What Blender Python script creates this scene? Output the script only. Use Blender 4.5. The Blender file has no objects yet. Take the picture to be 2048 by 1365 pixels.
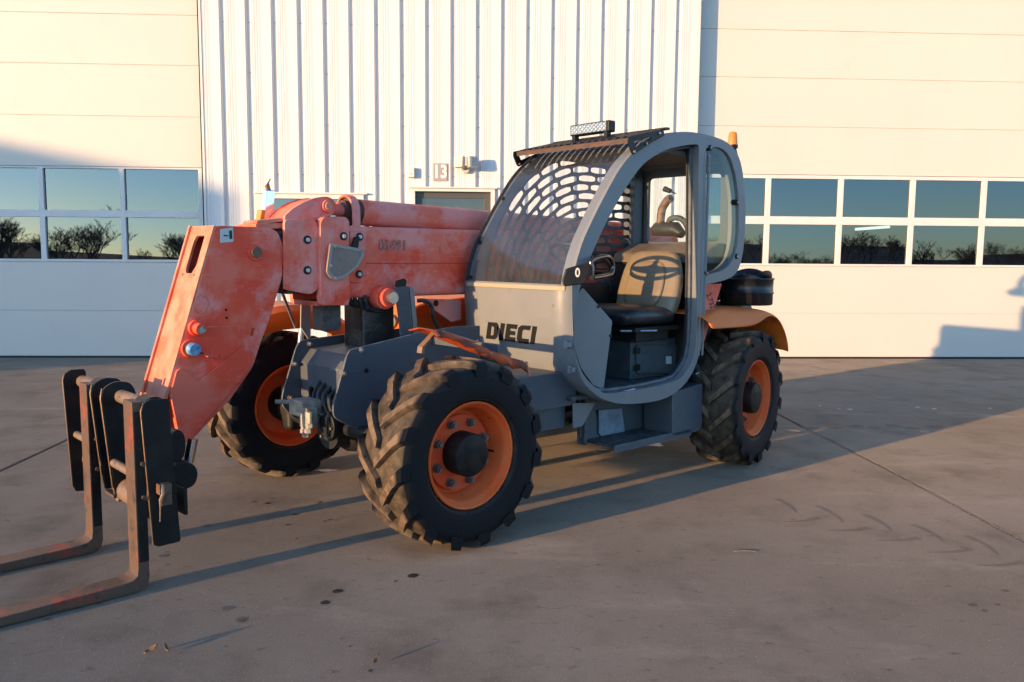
import bpy, math, random
import numpy as np
from math import sin, cos, tan, pi, radians, sqrt, atan2, degrees
from mathutils import Vector, Matrix
from mathutils.geometry import tessellate_polygon

random.seed(7)
scene = bpy.context.scene
COL = scene.collection

# ------------------------------------------------------------------ camera
F_PX, PITCH, ROLL, YAW, CAM_H = 1674.79, 0.10249, 0.007438, -0.05030, 1.2936
_F = Vector((-sin(YAW)*cos(PITCH), cos(YAW)*cos(PITCH), -sin(PITCH)))
_R = Vector((cos(YAW), sin(YAW), 0)); _U = _R.cross(_F)
_R, _U = _R*cos(ROLL)+_U*sin(ROLL), -_R*sin(ROLL)+_U*cos(ROLL)
cd = bpy.data.cameras.new('camera'); cam = bpy.data.objects.new('camera', cd); COL.objects.link(cam)
cd.sensor_width = 36; cd.lens = F_PX/2048*36; cd.clip_start = .05; cd.clip_end = 3000
cam.matrix_world = Matrix(((_R.x, _U.x, -_F.x, 0), (_R.y, _U.y, -_F.y, 0), (_R.z, _U.z, -_F.z, CAM_H), (0, 0, 0, 1)))
scene.camera = cam

# ------------------------------------------------------------------ sky, sun, exposure
SUN_AZ, SUN_EL = radians(35.6), radians(5.2)       # light travels towards +X (right) and +Y (to the wall)
world = bpy.data.worlds.new('World'); scene.world = world; world.use_nodes = True
wn = world.node_tree; wn.nodes.clear()
sky = wn.nodes.new('ShaderNodeTexSky'); sky.sky_type = 'NISHITA'; sky.sun_disc = False
sky.sun_elevation = SUN_EL
to_sun = Vector((-cos(SUN_EL)*cos(SUN_AZ), -cos(SUN_EL)*sin(SUN_AZ), sin(SUN_EL)))
sky.sun_rotation = atan2(to_sun.x, to_sun.y)
sky.air_density = .7; sky.dust_density = .25; sky.ozone_density = 2.7
bg = wn.nodes.new('ShaderNodeBackground'); bg.inputs['Strength'].default_value = .15
wo = wn.nodes.new('ShaderNodeOutputWorld')
wn.links.new(sky.outputs[0], bg.inputs[0]); wn.links.new(bg.outputs[0], wo.inputs[0])
sl = bpy.data.lights.new('sun', 'SUN'); sl.energy = 1.9; sl.angle = radians(.53); sl.color = (1.0, .63, .31)
sun = bpy.data.objects.new('sun', sl); COL.objects.link(sun)
sun.rotation_euler = to_sun.to_track_quat('Z', 'Y').to_euler(); sun.location = to_sun*60
scene.view_settings.view_transform = 'Standard'; scene.view_settings.look = 'None'
scene.view_settings.gamma = 1; scene.view_settings.exposure = 2.2

# ------------------------------------------------------------------ photo pixel -> place
MX, MY, MTH = 1.15881, 5.74887, 3.83355
WHEELBASE, HALF_TRACK, WR = 2.2653, .8039, .4217
YD = 10.434          # plane of the overhead doors
YW = 10.25           # plane of the ribbed wall
def ray(px, py):
    return _F + _R*((px-1024)/F_PX) + _U*((682.5-py)/F_PX)
CO = Vector((0, 0, CAM_H))
def tom(v, point=True):
    d = Vector(v) - (Vector((MX, MY, 0)) if point else Vector((0, 0, 0)))
    c, s = cos(MTH), sin(MTH)
    return Vector((d.x*c+d.y*s, -d.x*s+d.y*c, d.z))
CM = tom(CO)
def on(px, py, ax, val):
    e = tom(ray(px, py), False); i = 'xyz'.index(ax)
    return CM + e*((val-CM[i])/e[i])
def fy(px, py, y): p = on(px, py, 'y', y); return (p.x, p.z)
def fx(px, py, x): p = on(px, py, 'x', x); return (p.y, p.z)
def PY(pts, y): return [fy(a, b, y) for a, b in pts]
def PX(pts, x): return [fx(a, b, x) for a, b in pts]
def wl(px, py, Y=YD):
    d = ray(px, py); t = Y/d.y; return (d.x*t, CAM_H+d.z*t)
def gnd(px, py):
    d = ray(px, py); t = -CAM_H/d.z; return (d.x*t, d.y*t)

# ------------------------------------------------------------------ mesh helpers
class MB:
    def __init__(s): s.v = []; s.f = []
    def add(s, vs, fs):
        o = len(s.v); s.v += [tuple(p) for p in vs]; s.f += [tuple(i+o for i in f) for f in fs]; return s
    def box(s, x0, x1, y0, y1, z0, z1):
        vs = [(x, y, z) for x in (x0, x1) for y in (y0, y1) for z in (z0, z1)]
        return s.add(vs, [(0, 1, 3, 2), (4, 6, 7, 5), (0, 4, 5, 1), (2, 3, 7, 6), (0, 2, 6, 4), (1, 5, 7, 3)])
    def obox(s, c, ax, half):
        c = Vector(c); a = [Vector(v).normalized()*h for v, h in zip(ax, half)]
        vs = [c+a[0]*i+a[1]*j+a[2]*k for i in (-1, 1) for j in (-1, 1) for k in (-1, 1)]
        return s.add(vs, [(0, 1, 3, 2), (4, 6, 7, 5), (0, 4, 5, 1), (2, 3, 7, 6), (0, 2, 6, 4), (1, 5, 7, 3)])
    def plate(s, loops, mp, w0, w1):
        "loops: outer + holes in 2D; mp(u,v,w)->xyz"
        lp = [[Vector((a, b, 0)) for a, b in l] for l in loops]
        tris = tessellate_polygon(lp); flat = [(a, b) for l in loops for a, b in l]; n = len(flat)
        vs = [mp(a, b, w0) for a, b in flat] + [mp(a, b, w1) for a, b in flat]
        if len(loops) == 1:
            fs = [tuple(range(n)), tuple(range(2*n-1, n-1, -1))]
        else:
            fs = [tuple(t) for t in tris] + [(c+n, b+n, a+n) for a, b, c in tris]
        o = 0
        for l in loops:
            m = len(l); fs += [(o+i, o+i+n, o+(i+1) % m+n, o+(i+1) % m) for i in range(m)]; o += m
        return s.add(vs, fs)
    def py(s, loops, y0, y1):          # outline in x,z of the machine, extruded along y
        if isinstance(loops[0][0], (int, float)): loops = [loops]
        return s.plate(loops, lambda a, b, w: (a, w, b), y0, y1)
    def px(s, loops, x0, x1):          # outline in y,z extruded along x
        if isinstance(loops[0][0], (int, float)): loops = [loops]
        return s.plate(loops, lambda a, b, w: (w, a, b), x0, x1)
    def pz(s, loops, z0, z1):
        if isinstance(loops[0][0], (int, float)): loops = [loops]
        return s.plate(loops, lambda a, b, w: (a, b, w), z0, z1)
    def tube(s, pts, r, n=10, cap=True):
        pts = [Vector(p) for p in pts]; k = len(pts)
        rs = r if isinstance(r, (list, tuple)) else [r]*k
        t0 = (pts[1]-pts[0]).normalized(); up = Vector((0, 0, 1)) if abs(t0.z) < .9 else Vector((1, 0, 0))
        nx = t0.cross(up).normalized(); vs = []
        for i, p in enumerate(pts):
            t = (pts[min(i+1, k-1)]-pts[max(i-1, 0)]).normalized()
            nx = (nx - t*nx.dot(t)).normalized(); ny = t.cross(nx)
            vs += [p+(nx*cos(2*pi*j/n)+ny*sin(2*pi*j/n))*rs[i] for j in range(n)]
        fs = [(i*n+j, i*n+(j+1) % n, (i+1)*n+(j+1) % n, (i+1)*n+j) for i in range(k-1) for j in range(n)]
        if cap: fs += [tuple(range(n-1, -1, -1)), tuple((k-1)*n+j for j in range(n))]
        return s.add(vs, fs)
    def cyl(s, p0, p1, r, n=20): return s.tube([p0, p1], r, n)
    def lathe(s, prof, c=(0, 0, 0), n=48, closed=False):
        "prof: (r,u) about the y axis"
        k = len(prof); c = Vector(c)
        vs = [c+Vector((r*sin(2*pi*j/n), u, r*cos(2*pi*j/n))) for r, u in prof for j in range(n)]
        fs = [(i*n+j, i*n+(j+1) % n, ((i+1) % k)*n+(j+1) % n, ((i+1) % k)*n+j) for i in range(k if closed else k-1) for j in range(n)]
        return s.add(vs, fs)
    def loft(s, rows, closed=False, th=0):
        "rows of equally many points -> sheet"
        n = len(rows[0]); m = len(rows); vs = [p for r in rows for p in r]
        fs = [(i*n+j, i*n+(j+1) % n, (i+1)*n+(j+1) % n, (i+1)*n+j) for i in range(m-1) for j in range(n if closed else n-1)]
        return s.add(vs, fs)
    def ball(s, c, r, n=16, sq=(1, 1, 1)):
        c = Vector(c); m = n//2; vs = []; 
        for i in range(m+1):
            a = pi*i/m
            vs += [c+Vector((sin(a)*cos(2*pi*j/n)*sq[0], sin(a)*sin(2*pi*j/n)*sq[1], cos(a)*sq[2]))*r for j in range(n)]
        return s.add(vs, [(i*n+j, (i+1)*n+j, (i+1)*n+(j+1) % n, i*n+(j+1) % n) for i in range(m) for j in range(n)])

def rnd(pts, r, n=4):
    "fillet the corners of a closed outline"
    out = []; k = len(pts); rr = r if isinstance(r, (list, tuple)) else [r]*k
    for i in range(k):
        p = Vector(pts[i]); a = Vector(pts[i-1])-p; b = Vector(pts[(i+1) % k])-p
        d = min(rr[i], a.length*.48, b.length*.48)
        if d < 1e-5: out.append(tuple(p)); continue
        p0 = p+a.normalized()*d; p1 = p+b.normalized()*d
        for j in range(n+1):
            t = j/n; q = p0*(1-t)**2+p*2*t*(1-t)+p1*t*t; out.append(tuple(q))
    return out
def smooth_path(pts, n=6, closed=False):
    P = [Vector(p) for p in pts]; k = len(P); out = []
    for i in range(k if closed else k-1):
        if closed: a, b, c, d = P[i-1], P[i], P[(i+1) % k], P[(i+2) % k]
        else: a, b, c, d = P[max(i-1, 0)], P[i], P[i+1], P[min(i+2, k-1)]
        for j in range(n):
            t = j/n
            out.append(tuple(.5*((2*b)+(c-a)*t+(2*a-5*b+4*c-d)*t*t+(3*b-a-3*c+d)*t**3)))
    if not closed: out.append(tuple(P[-1]))
    return out
def circ2(c, r, n=20): return [(c[0]+r*cos(2*pi*i/n), c[1]+r*sin(2*pi*i/n)) for i in range(n)]

def obj(name, mb, mat, parent=None, bevel=0, seg=2, ang=35, solid=0, sub=0):
    me = bpy.data.meshes.new(name); me.from_pydata(mb.v, [], mb.f); me.update()
    import bmesh
    bm = bmesh.new(); bm.from_mesh(me); bmesh.ops.remove_doubles(bm, verts=bm.verts, dist=1e-5)
    bmesh.ops.recalc_face_normals(bm, faces=bm.faces); bm.to_mesh(me); bm.free()
    for p in me.polygons: p.use_smooth = True
    me.set_sharp_from_angle(angle=radians(ang))
    me.materials.append(mat)
    o = bpy.data.objects.new(name, me); COL.objects.link(o); o.parent = parent
    if solid:
        m = o.modifiers.new('thick', 'SOLIDIFY'); m.thickness = solid; m.offset = 0
    if bevel:
        m = o.modifiers.new('bevel', 'BEVEL'); m.width = bevel; m.segments = seg; m.limit_method = 'ANGLE'
        m.angle_limit = radians(ang); m.harden_normals = True; m.use_clamp_overlap = True
    if sub:
        m = o.modifiers.new('sub', 'SUBSURF'); m.levels = sub; m.render_levels = sub
    return o
def empty(name, loc=(0, 0, 0), rz=0, parent=None):
    o = bpy.data.objects.new(name, None); COL.objects.link(o); o.location = loc; o.rotation_euler = (0, 0, rz)
    o.parent = parent; o.empty_display_size = .2; return o
def tag(o, label=None, cat=None, group=None, kind=None):
    if label: o['label'] = label
    if cat: o['category'] = cat
    if group: o['group'] = group
    if kind: o['kind'] = kind
    return o
def copy_tree(o, parent=None):
    c = o.copy(); COL.objects.link(c); c.parent = parent
    for ch in list(o.children): copy_tree(ch, c)
    return c
def text(name, body, size, M, mat, parent=None, shear=0, bold=0, depth=.001, spacing=1, align='CENTER'):
    cu = bpy.data.curves.new(name, 'FONT'); cu.body = body; cu.size = size; cu.shear = shear; cu.offset = bold
    cu.extrude = depth; cu.align_x = align; cu.align_y = 'CENTER'; cu.space_character = spacing; cu.resolution_u = 3
    t = bpy.data.objects.new(name, cu); COL.objects.link(t)
    dg = bpy.context.evaluated_depsgraph_get(); me = bpy.data.meshes.new_from_object(t.evaluated_get(dg))
    bpy.data.objects.remove(t); bpy.data.curves.remove(cu)
    me.materials.clear(); me.materials.append(mat); me.transform(M); me.name = name
    o = bpy.data.objects.new(name, me); COL.objects.link(o); o.parent = parent; return o

# ------------------------------------------------------------------ materials
def mat(name, col, rough=.5, metal=0, spec=.5, col2=None, scale=8, lo=.4, hi=.6, detail=6, col3=None, scale3=40, lo3=.62, hi3=.7,
        bump=0, bscale=60, rvar=0, coat=0, stretch=None, dust=None, dustamt=0, edge=None):
    m = bpy.data.materials.new(name); m.use_nodes = True; nt = m.node_tree; N = nt.nodes; L = nt.links
    b = N['Principled BSDF']; b.inputs['Roughness'].default_value = rough; b.inputs['Metallic'].default_value = metal
    b.inputs['Specular IOR Level'].default_value = spec; b.inputs['Base Color'].default_value = (*col, 1)
    if coat: b.inputs['Coat Weight'].default_value = coat; b.inputs['Coat Roughness'].default_value = .15
    tc = N.new('ShaderNodeTexCoord'); vec = tc.outputs['Object']
    if stretch:
        mp = N.new('ShaderNodeMapping'); mp.inputs['Scale'].default_value = stretch; L.new(vec, mp.inputs[0]); vec = mp.outputs[0]
    def noise(sc, d=6, v=None):
        n = N.new('ShaderNodeTexNoise'); n.inputs['Scale'].default_value = sc; n.inputs['Detail'].default_value = d
        n.inputs['Roughness'].default_value = .6; L.new(v or vec, n.inputs['Vector']); return n.outputs['Fac']
    def ramp(s, a, c):
        r = N.new('ShaderNodeMapRange'); r.inputs[1].default_value = a; r.inputs[2].default_value = c; L.new(s, r.inputs[0]); return r.outputs[0]
    def mix(f, a, c):
        x = N.new('ShaderNodeMix'); x.data_type = 'RGBA'
        if isinstance(f, float): x.inputs[0].default_value = f
        else: L.new(f, x.inputs[0])
        for s_, q in ((6, a), (7, c)):
            if isinstance(q, tuple): x.inputs[s_].default_value = (*q, 1)
            else: L.new(q, x.inputs[s_])
        return x.outputs[2]
    out = None
    if col2:
        f = ramp(noise(scale, detail), lo, hi); out = mix(f, col, col2)
    if col3:
        f = ramp(noise(scale3, 8), lo3, hi3); out = mix(f, out or col, col3)
    if dust:
        g = N.new('ShaderNodeNewGeometry'); sx = N.new('ShaderNodeSeparateXYZ'); L.new(g.outputs['Normal'], sx.inputs[0])
        up = ramp(sx.outputs[2], .2, 1.0); nn = ramp(noise(14, 6), .3, .75)
        mu = N.new('ShaderNodeMath'); mu.operation = 'MULTIPLY'; L.new(up, mu.inputs[0]); L.new(nn, mu.inputs[1])
        m2 = N.new('ShaderNodeMath'); m2.operation = 'MULTIPLY'; m2.inputs[1].default_value = dustamt; L.new(mu.outputs[0], m2.inputs[0])
        out = mix(m2.outputs[0], out or col, dust)
    if out: L.new(out, b.inputs['Base Color'])
    if rvar:
        r = N.new('ShaderNodeMapRange'); r.inputs[3].default_value = rough-rvar; r.inputs[4].default_value = rough+rvar
        L.new(noise(12, 5), r.inputs[0]); L.new(r.outputs[0], b.inputs['Roughness'])
    if bump:
        bp = N.new('ShaderNodeBump'); bp.inputs['Strength'].default_value = bump; bp.inputs['Distance'].default_value = .01
        L.new(noise(bscale, 6), bp.inputs['Height']); L.new(bp.outputs[0], b.inputs['Normal'])
    return m
def glass(name, tint=(.85, .9, .9), haze=.05, haze_col=(.5, .5, .48), ior=1.45, rough=.02, hscale=30, gcol=(1, 1, 1)):
    m = bpy.data.materials.new(name); m.use_nodes = True; nt = m.node_tree; N = nt.nodes; L = nt.links; N.clear()
    o = N.new('ShaderNodeOutputMaterial'); tr = N.new('ShaderNodeBsdfTransparent'); tr.inputs[0].default_value = (*tint, 1)
    gl = N.new('ShaderNodeBsdfGlossy'); gl.inputs['Roughness'].default_value = rough; gl.inputs[0].default_value = (*gcol, 1)
    df = N.new('ShaderNodeBsdfDiffuse'); df.inputs[0].default_value = (*haze_col, 1)
    fr = N.new('ShaderNodeFresnel'); fr.inputs[0].default_value = ior
    a = N.new('ShaderNodeMixShader'); b = N.new('ShaderNodeMixShader')
    tc = N.new('ShaderNodeTexCoord'); nz = N.new('ShaderNodeTexNoise'); nz.inputs['Scale'].default_value = hscale; nz.inputs['Detail'].default_value = 8
    L.new(tc.outputs['Object'], nz.inputs['Vector'])
    mr = N.new('ShaderNodeMapRange'); mr.inputs[1].default_value = .3; mr.inputs[2].default_value = .75
    mr.inputs[3].default_value = haze*.5; mr.inputs[4].default_value = haze*1.6; L.new(nz.outputs[0], mr.inputs[0])
    L.new(mr.outputs[0], a.inputs[0]); L.new(tr.outputs[0], a.inputs[1]); L.new(df.outputs[0], a.inputs[2])
    ge = N.new('ShaderNodeNewGeometry'); iv = N.new('ShaderNodeMath'); iv.operation = 'SUBTRACT'; iv.inputs[0].default_value = 1; L.new(ge.outputs['Backfacing'], iv.inputs[1])
    ml = N.new('ShaderNodeMath'); ml.operation = 'MULTIPLY'; L.new(fr.outputs[0], ml.inputs[0]); L.new(iv.outputs[0], ml.inputs[1]); L.new(ml.outputs[0], b.inputs[0]); L.new(a.outputs[0], b.inputs[1]); L.new(gl.outputs[0], b.inputs[2]); L.new(b.outputs[0], o.inputs[0])
    return m

RED = (.84, .07, .028); PINK = (.85, .17, .1); CHALK = (.8, .36, .31)
M = {}
def paint(name, a, b, rust=(.09, .04, .025), sc=2.6, lo=.38, hi=.5, rough=.5, grime=(.05, .03, .025), edge_col=None, scr=.5, spec=.32, chalk=None):
    m = mat(name, a, rough, spec=spec, bump=.06, bscale=35, rvar=.1); nt = m.node_tree; N = nt.nodes; L = nt.links; bs = N['Principled BSDF']
    tc = N.new('ShaderNodeTexCoord'); V = tc.outputs['Object']
    def nz(sc_, d=8, st=None, r=.65, dist=0):
        v = V
        if st:
            mp = N.new('ShaderNodeMapping'); mp.inputs['Scale'].default_value = st; mp.inputs['Rotation'].default_value = (.3, .6, .2); L.new(V, mp.inputs[0]); v = mp.outputs[0]
        n = N.new('ShaderNodeTexNoise'); n.inputs['Scale'].default_value = sc_; n.inputs['Detail'].default_value = d; n.inputs['Roughness'].default_value = r; n.inputs['Distortion'].default_value = dist; L.new(v, n.inputs[0]); return n.outputs[0]
    def mr(s_, x, y, o0=0, o1=1):
        n = N.new('ShaderNodeMapRange'); n.inputs[1].default_value = x; n.inputs[2].default_value = y; n.inputs[3].default_value = o0; n.inputs[4].default_value = o1; L.new(s_, n.inputs[0]); return n.outputs[0]
    def mul(x, y):
        n = N.new('ShaderNodeMath'); n.operation = 'MULTIPLY'; L.new(x, n.inputs[0])
        if isinstance(y, float): n.inputs[1].default_value = y
        else: L.new(y, n.inputs[1])
        return n.outputs[0]
    def mix(f, x, y):
        q = N.new('ShaderNodeMix'); q.data_type = 'RGBA'; L.new(f, q.inputs[0])
        for i_, c_ in ((6, x), (7, y)):
            if isinstance(c_, tuple): q.inputs[i_].default_value = (*c_, 1)
            else: L.new(c_, q.inputs[i_])
        return q.outputs[2]
    c = mix(mr(nz(sc, 9, dist=.15), lo, hi), a, b)
    c = mix(mul(mr(nz(sc*.6, 4), .35, .7), .4), c, tuple((x+y)*.5 for x, y in zip(a, b)))
    if chalk: c = mix(mul(mr(nz(sc*.7, 10, r=.7, dist=.25), .49, .57), .6), c, chalk)
    c = mix(mul(mr(nz(6, 6, (1, 1, 14)), .62, .7), scr), c, tuple(min(1, x*1.18+.05) for x in b))          # pale scratches
    c = mix(mul(mr(nz(9, 6, (9, 1, 1)), .66, .72), scr), c, tuple(x*.55 for x in a))
    c = mix(mr(nz(46, 6), .69, .72), c, rust)                                                              # chips
    c = mix(mul(mr(nz(1.7, 7), .6, .8), .7), c, grime)
    be = N.new('ShaderNodeBevel'); be.samples = 4; be.inputs['Radius'].default_value = .007
    g = N.new('ShaderNodeNewGeometry'); dt = N.new('ShaderNodeVectorMath'); dt.operation = 'DOT_PRODUCT'; L.new(be.outputs[0], dt.inputs[0]); L.new(g.outputs['Normal'], dt.inputs[1])
    e = mul(mr(dt.outputs['Value'], .985, .9), mr(nz(18, 6), .42, .58))
    c = mix(e, c, edge_col or rust)
    L.new(c, bs.inputs['Base Color']); return m
M['boom'] = paint('faded red paint', RED, PINK, edge_col=(.34, .14, .1), rough=.5, spec=.2, chalk=CHALK, scr=.7, lo=.45, hi=.57)
M['boomface'] = paint('pale orange boom face paint', (.58, .13, .06), (.62, .25, .15), sc=7, lo=.45, hi=.6, edge_col=(.62, .32, .22))  # paler and oranger than the boom sides, mainly on forward faces
M['orange'] = mat('orange paint', (.76, .18, .025), .42, spec=.3, col2=(.7, .14, .025), scale=7, lo=.4, hi=.7, col3=(.5, .3, .2), scale3=30, lo3=.68, hi3=.76, bump=.05, rvar=.1, dust=(.45, .28, .16), dustamt=.18)
M['rim'] = mat('orange rim paint', (.84, .115, .024), .5, spec=.15, col2=(.84, .16, .045), scale=6, lo=.42, hi=.62, col3=(.2, .09, .05), scale3=35, lo3=.64, hi3=.72, bump=.05, rvar=.1)
M['grey'] = paint('grey blue machine paint', (.072, .082, .095), (.09, .097, .105), (.05, .04, .03), 4, .4, .7, .45, (.06, .055, .05), (.3, .29, .27), .35)
M['cab'] = paint('grey cab paint', (.172, .178, .18), (.2, .202, .2), (.1, .085, .07), 3, .4, .7, .36, (.12, .105, .085), (.27, .26, .24), .25)
M['black'] = mat('black painted steel', (.006, .006, .0065), .45, spec=.28, col2=(.018, .015, .012), scale=12, lo=.45, hi=.75, bump=.1, bscale=50, rvar=.12)
M['steel'] = mat('rusty edge steel', (.2, .15, .11), .5, .3, col2=(.26, .15, .09), scale=18, lo=.4, hi=.6, col3=(.07, .05, .04), scale3=40, lo3=.58, hi3=.68, bump=.2, rvar=.12)
M['fork'] = mat('worn rusty fork steel', (.115, .07, .047), .5, .2, spec=.3, col2=(.27, .055, .032), scale=9, lo=.55, hi=.65, col3=(.05, .04, .035), scale3=16, lo3=.54, hi3=.68, bump=.25, bscale=45, rvar=.14)
M['bare'] = mat('bare bright metal', (.55, .54, .52), .28, .9, col2=(.35, .33, .3), scale=30, lo=.4, hi=.7, rvar=.08)
M['bolt'] = mat('dull zinc bolt', (.35, .34, .32), .45, .7, col2=(.2, .15, .1), scale=60, lo=.45, hi=.6)
M['grease'] = mat('greasy black steel', (.02, .018, .017), .35, col2=(.06, .045, .04), scale=16, lo=.5, hi=.7, bump=.35, bscale=40, rvar=.15)
M['rubber'] = mat('black rubber', (.018, .018, .019), .6, bump=.1, bscale=80)
M['hose'] = mat('hydraulic hose', (.015, .015, .016), .5, col2=(.05, .045, .04), scale=20)
M['mesh'] = mat('dusty black mesh', (.022, .021, .02), .55, col2=(.06, .05, .042), scale=10, lo=.45, hi=.7, bump=.1)
M['seat'] = mat('tan dusty vinyl', (.2, .145, .085), .32, col2=(.24, .18, .11), scale=5, lo=.4, hi=.7, col3=(.12, .09, .06), scale3=20, lo3=.62, hi3=.76, bump=.06, bscale=25, rvar=.1)
M['vinyl'] = mat('black vinyl', (.016, .016, .017), .38, col2=(.05, .045, .04), scale=9, lo=.5, hi=.75, bump=.2, bscale=18)
M['deck'] = mat('dusty brown trim', (.19, .14, .09), .6, col2=(.14, .1, .07), scale=8, bump=.1)
M['dark'] = mat('dark interior plastic', (.014, .0145, .015), .5, spec=.3, col2=(.04, .036, .03), scale=8, lo=.45, hi=.75)
M['mat'] = mat('worn floor mat', (.04, .045, .05), .6, col2=(.11, .11, .1), scale=22, lo=.45, hi=.62, col3=(.02, .02, .02), scale3=60, bump=.4, bscale=120)
M['rustplate'] = mat('rust brown guard', (.1, .045, .028), .6, col2=(.06, .04, .03), scale=14, bump=.3)
M['amber'] = mat('amber plastic lens', (.75, .2, .015), .22, spec=.6); 
M['chrome'] = mat('chromed lamp shell', (.75, .75, .76), .12, 1)
M['led'] = mat('light bar reflector', (.75, .7, .55), .18, .6, col2=(.35, .33, .28), scale=160, lo=.45, hi=.55)
M['white'] = mat('white sticker', (.55, .54, .5), .5)
M['blue'] = mat('blue coupling cap', (.03, .17, .38), .4, col2=(.25, .35, .45), scale=40)
M['print'] = mat('black print', (.012, .012, .013), .5, col2=(.06, .06, .06), scale=60, lo=.55, hi=.65)
M['faint'] = mat('faded stencil print', (.26, .1, .09), .6, col2=(.62, .17, .12), scale=70, lo=.42, hi=.58)
M['guardgrey'] = mat('grey brown cover plate', (.24, .17, .13), .45, col2=(.2, .12, .1), scale=9, bump=.08)
M['caststeel'] = mat('cast steel fittings', (.42, .38, .31), .55, .2, col2=(.3, .24, .17), scale=30, bump=.2)
M['drum'] = mat('black drum paint', (.012, .012, .013), .3, col2=(.04, .036, .03), scale=14, lo=.55, hi=.75, bump=.1)
M['exhaust'] = mat('rusty exhaust', (.1, .055, .035), .6, .2, col2=(.18, .09, .05), scale=25, bump=.2)
M['battery'] = mat('battery box paint', (.05, .062, .066), .5, col2=(.075, .085, .085), scale=9)
M['plexi'] = glass('scratched plexiglass', (.9, .92, .91), .06, (.42, .46, .5), 1.5, .06, 5)
M['cabglass'] = glass('cab side glass', (.88, .94, .94), .02, (.4, .4, .38), 1.3, .02, 6)

# tyre rubber: mud and dust on the tread faces, cleaner sidewall
def tyre_mat():
    m = mat('dusty tyre rubber', (.013, .013, .014), .6, spec=.18, bump=.25, bscale=70); nt = m.node_tree; N = nt.nodes; L = nt.links
    b = N['Principled BSDF']; tc = N.new('ShaderNodeTexCoord'); sx = N.new('ShaderNodeSeparateXYZ'); L.new(tc.outputs['Object'], sx.inputs[0])
    def math_(op, a, b_=None, v=None):
        n = N.new('ShaderNodeMath'); n.operation = op; L.new(a, n.inputs[0])
        if b_ is not None: L.new(b_, n.inputs[1])
        if v is not None: n.inputs[1].default_value = v
        return n.outputs[0]
    r = math_('SQRT', math_('ADD', math_('POWER', sx.outputs[0], v=2), math_('POWER', sx.outputs[2], v=2)))
    def mr(s, a, c):
        n = N.new('ShaderNodeMapRange'); n.inputs[1].default_value = a; n.inputs[2].default_value = c; L.new(s, n.inputs[0]); return n.outputs[0]
    side = mr(math_('ABSOLUTE', sx.outputs[1]), .146, .128)
    nz = N.new('ShaderNodeTexNoise'); nz.inputs['Scale'].default_value = 22; nz.inputs['Detail'].default_value = 8; L.new(tc.outputs['Object'], nz.inputs[0])
    lug = mr(r, .395, .418)
    d = math_('MULTIPLY', side, mr(nz.outputs[0], .2, .6))
    c1 = N.new('ShaderNodeMix'); c1.data_type = 'RGBA'; L.new(lug, c1.inputs[0]); c1.inputs[6].default_value = (.08, .058, .038, 1); c1.inputs[7].default_value = (.16, .108, .068, 1)
    c2 = N.new('ShaderNodeMix'); c2.data_type = 'RGBA'; L.new(d, c2.inputs[0]); c2.inputs[6].default_value = (.009, .009, .0105, 1); L.new(c1.outputs[2], c2.inputs[7])
    sp = N.new('ShaderNodeTexNoise'); sp.inputs['Scale'].default_value = 120; sp.inputs['Detail'].default_value = 3; L.new(tc.outputs['Object'], sp.inputs[0])
    c3 = N.new('ShaderNodeMix'); c3.data_type = 'RGBA'; L.new(math_('MULTIPLY', mr(sp.outputs[0], .68, .74), side), c3.inputs[0]); L.new(c2.outputs[2], c3.inputs[6]); c3.inputs[7].default_value = (.3, .24, .17, 1)
    L.new(c3.outputs[2], b.inputs['Base Color'])
    return m
M['tyre'] = tyre_mat()

# building and ground
M['doorskin'] = mat('cream white door skin', (.6, .55, .475), .42, col2=(.575, .53, .46), scale=1.2, lo=.35, hi=.7, col3=(.53, .48, .41), scale3=2.2, lo3=.62, hi3=.85, bump=.02, bscale=6, rvar=.06)
M['wallskin'] = mat('white wall sheet', (.62, .605, .575), .42, col2=(.59, .58, .555), scale=.8, lo=.35, hi=.7, rvar=.08, stretch=(1, 1, .15))
M['trim'] = mat('white trim', (.63, .61, .57), .45, col2=(.6, .58, .54), scale=3)
M['seal'] = mat('black door seal', (.015, .015, .016), .7)
M['pane'] = glass('door window pane', (.3, .33, .34), .0, (.1, .1, .1), 2.15, .004, 3, (.86, .94, 1.0))
M['doorglass'] = glass('tinted door glass', (.12, .12, .12), .25, (.12, .115, .1), 1.7, .02, 2)
M['room'] = mat('dark hall interior', (.03, .03, .032), .8, col2=(.05, .05, .05), scale=1)
M['lampbody'] = mat('lamp housing', (.5, .47, .4), .5, col2=(.4, .36, .3), scale=20)
M['lampglass'] = mat('lamp lens', (.5, .48, .42), .15, spec=.8)
M['signgrey'] = mat('grey number plate', (.32, .29, .27), .6)
M['signwhite'] = mat('white numerals', (.75, .74, .7), .6)
M['stain'] = mat('oil stain', (.018, .014, .011), .3, col2=(.05, .04, .03), scale=40)
M['paledrip'] = mat('pale grease spot', (.11, .095, .07), .5)
M['paint_spill'] = mat('white paint spill', (.7, .68, .64), .5)
M['print_mud'] = mat('muddy tyre print', (.165, .118, .08), .9, col2=(.24, .172, .118), scale=30, lo=.42, hi=.6)
M['leaf'] = mat('dry leaf', (.16, .09, .04), .7)
M['sealant'] = mat('joint sealant', (.28, .22, .15), .8, col2=(.12, .1, .07), scale=60)

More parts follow.
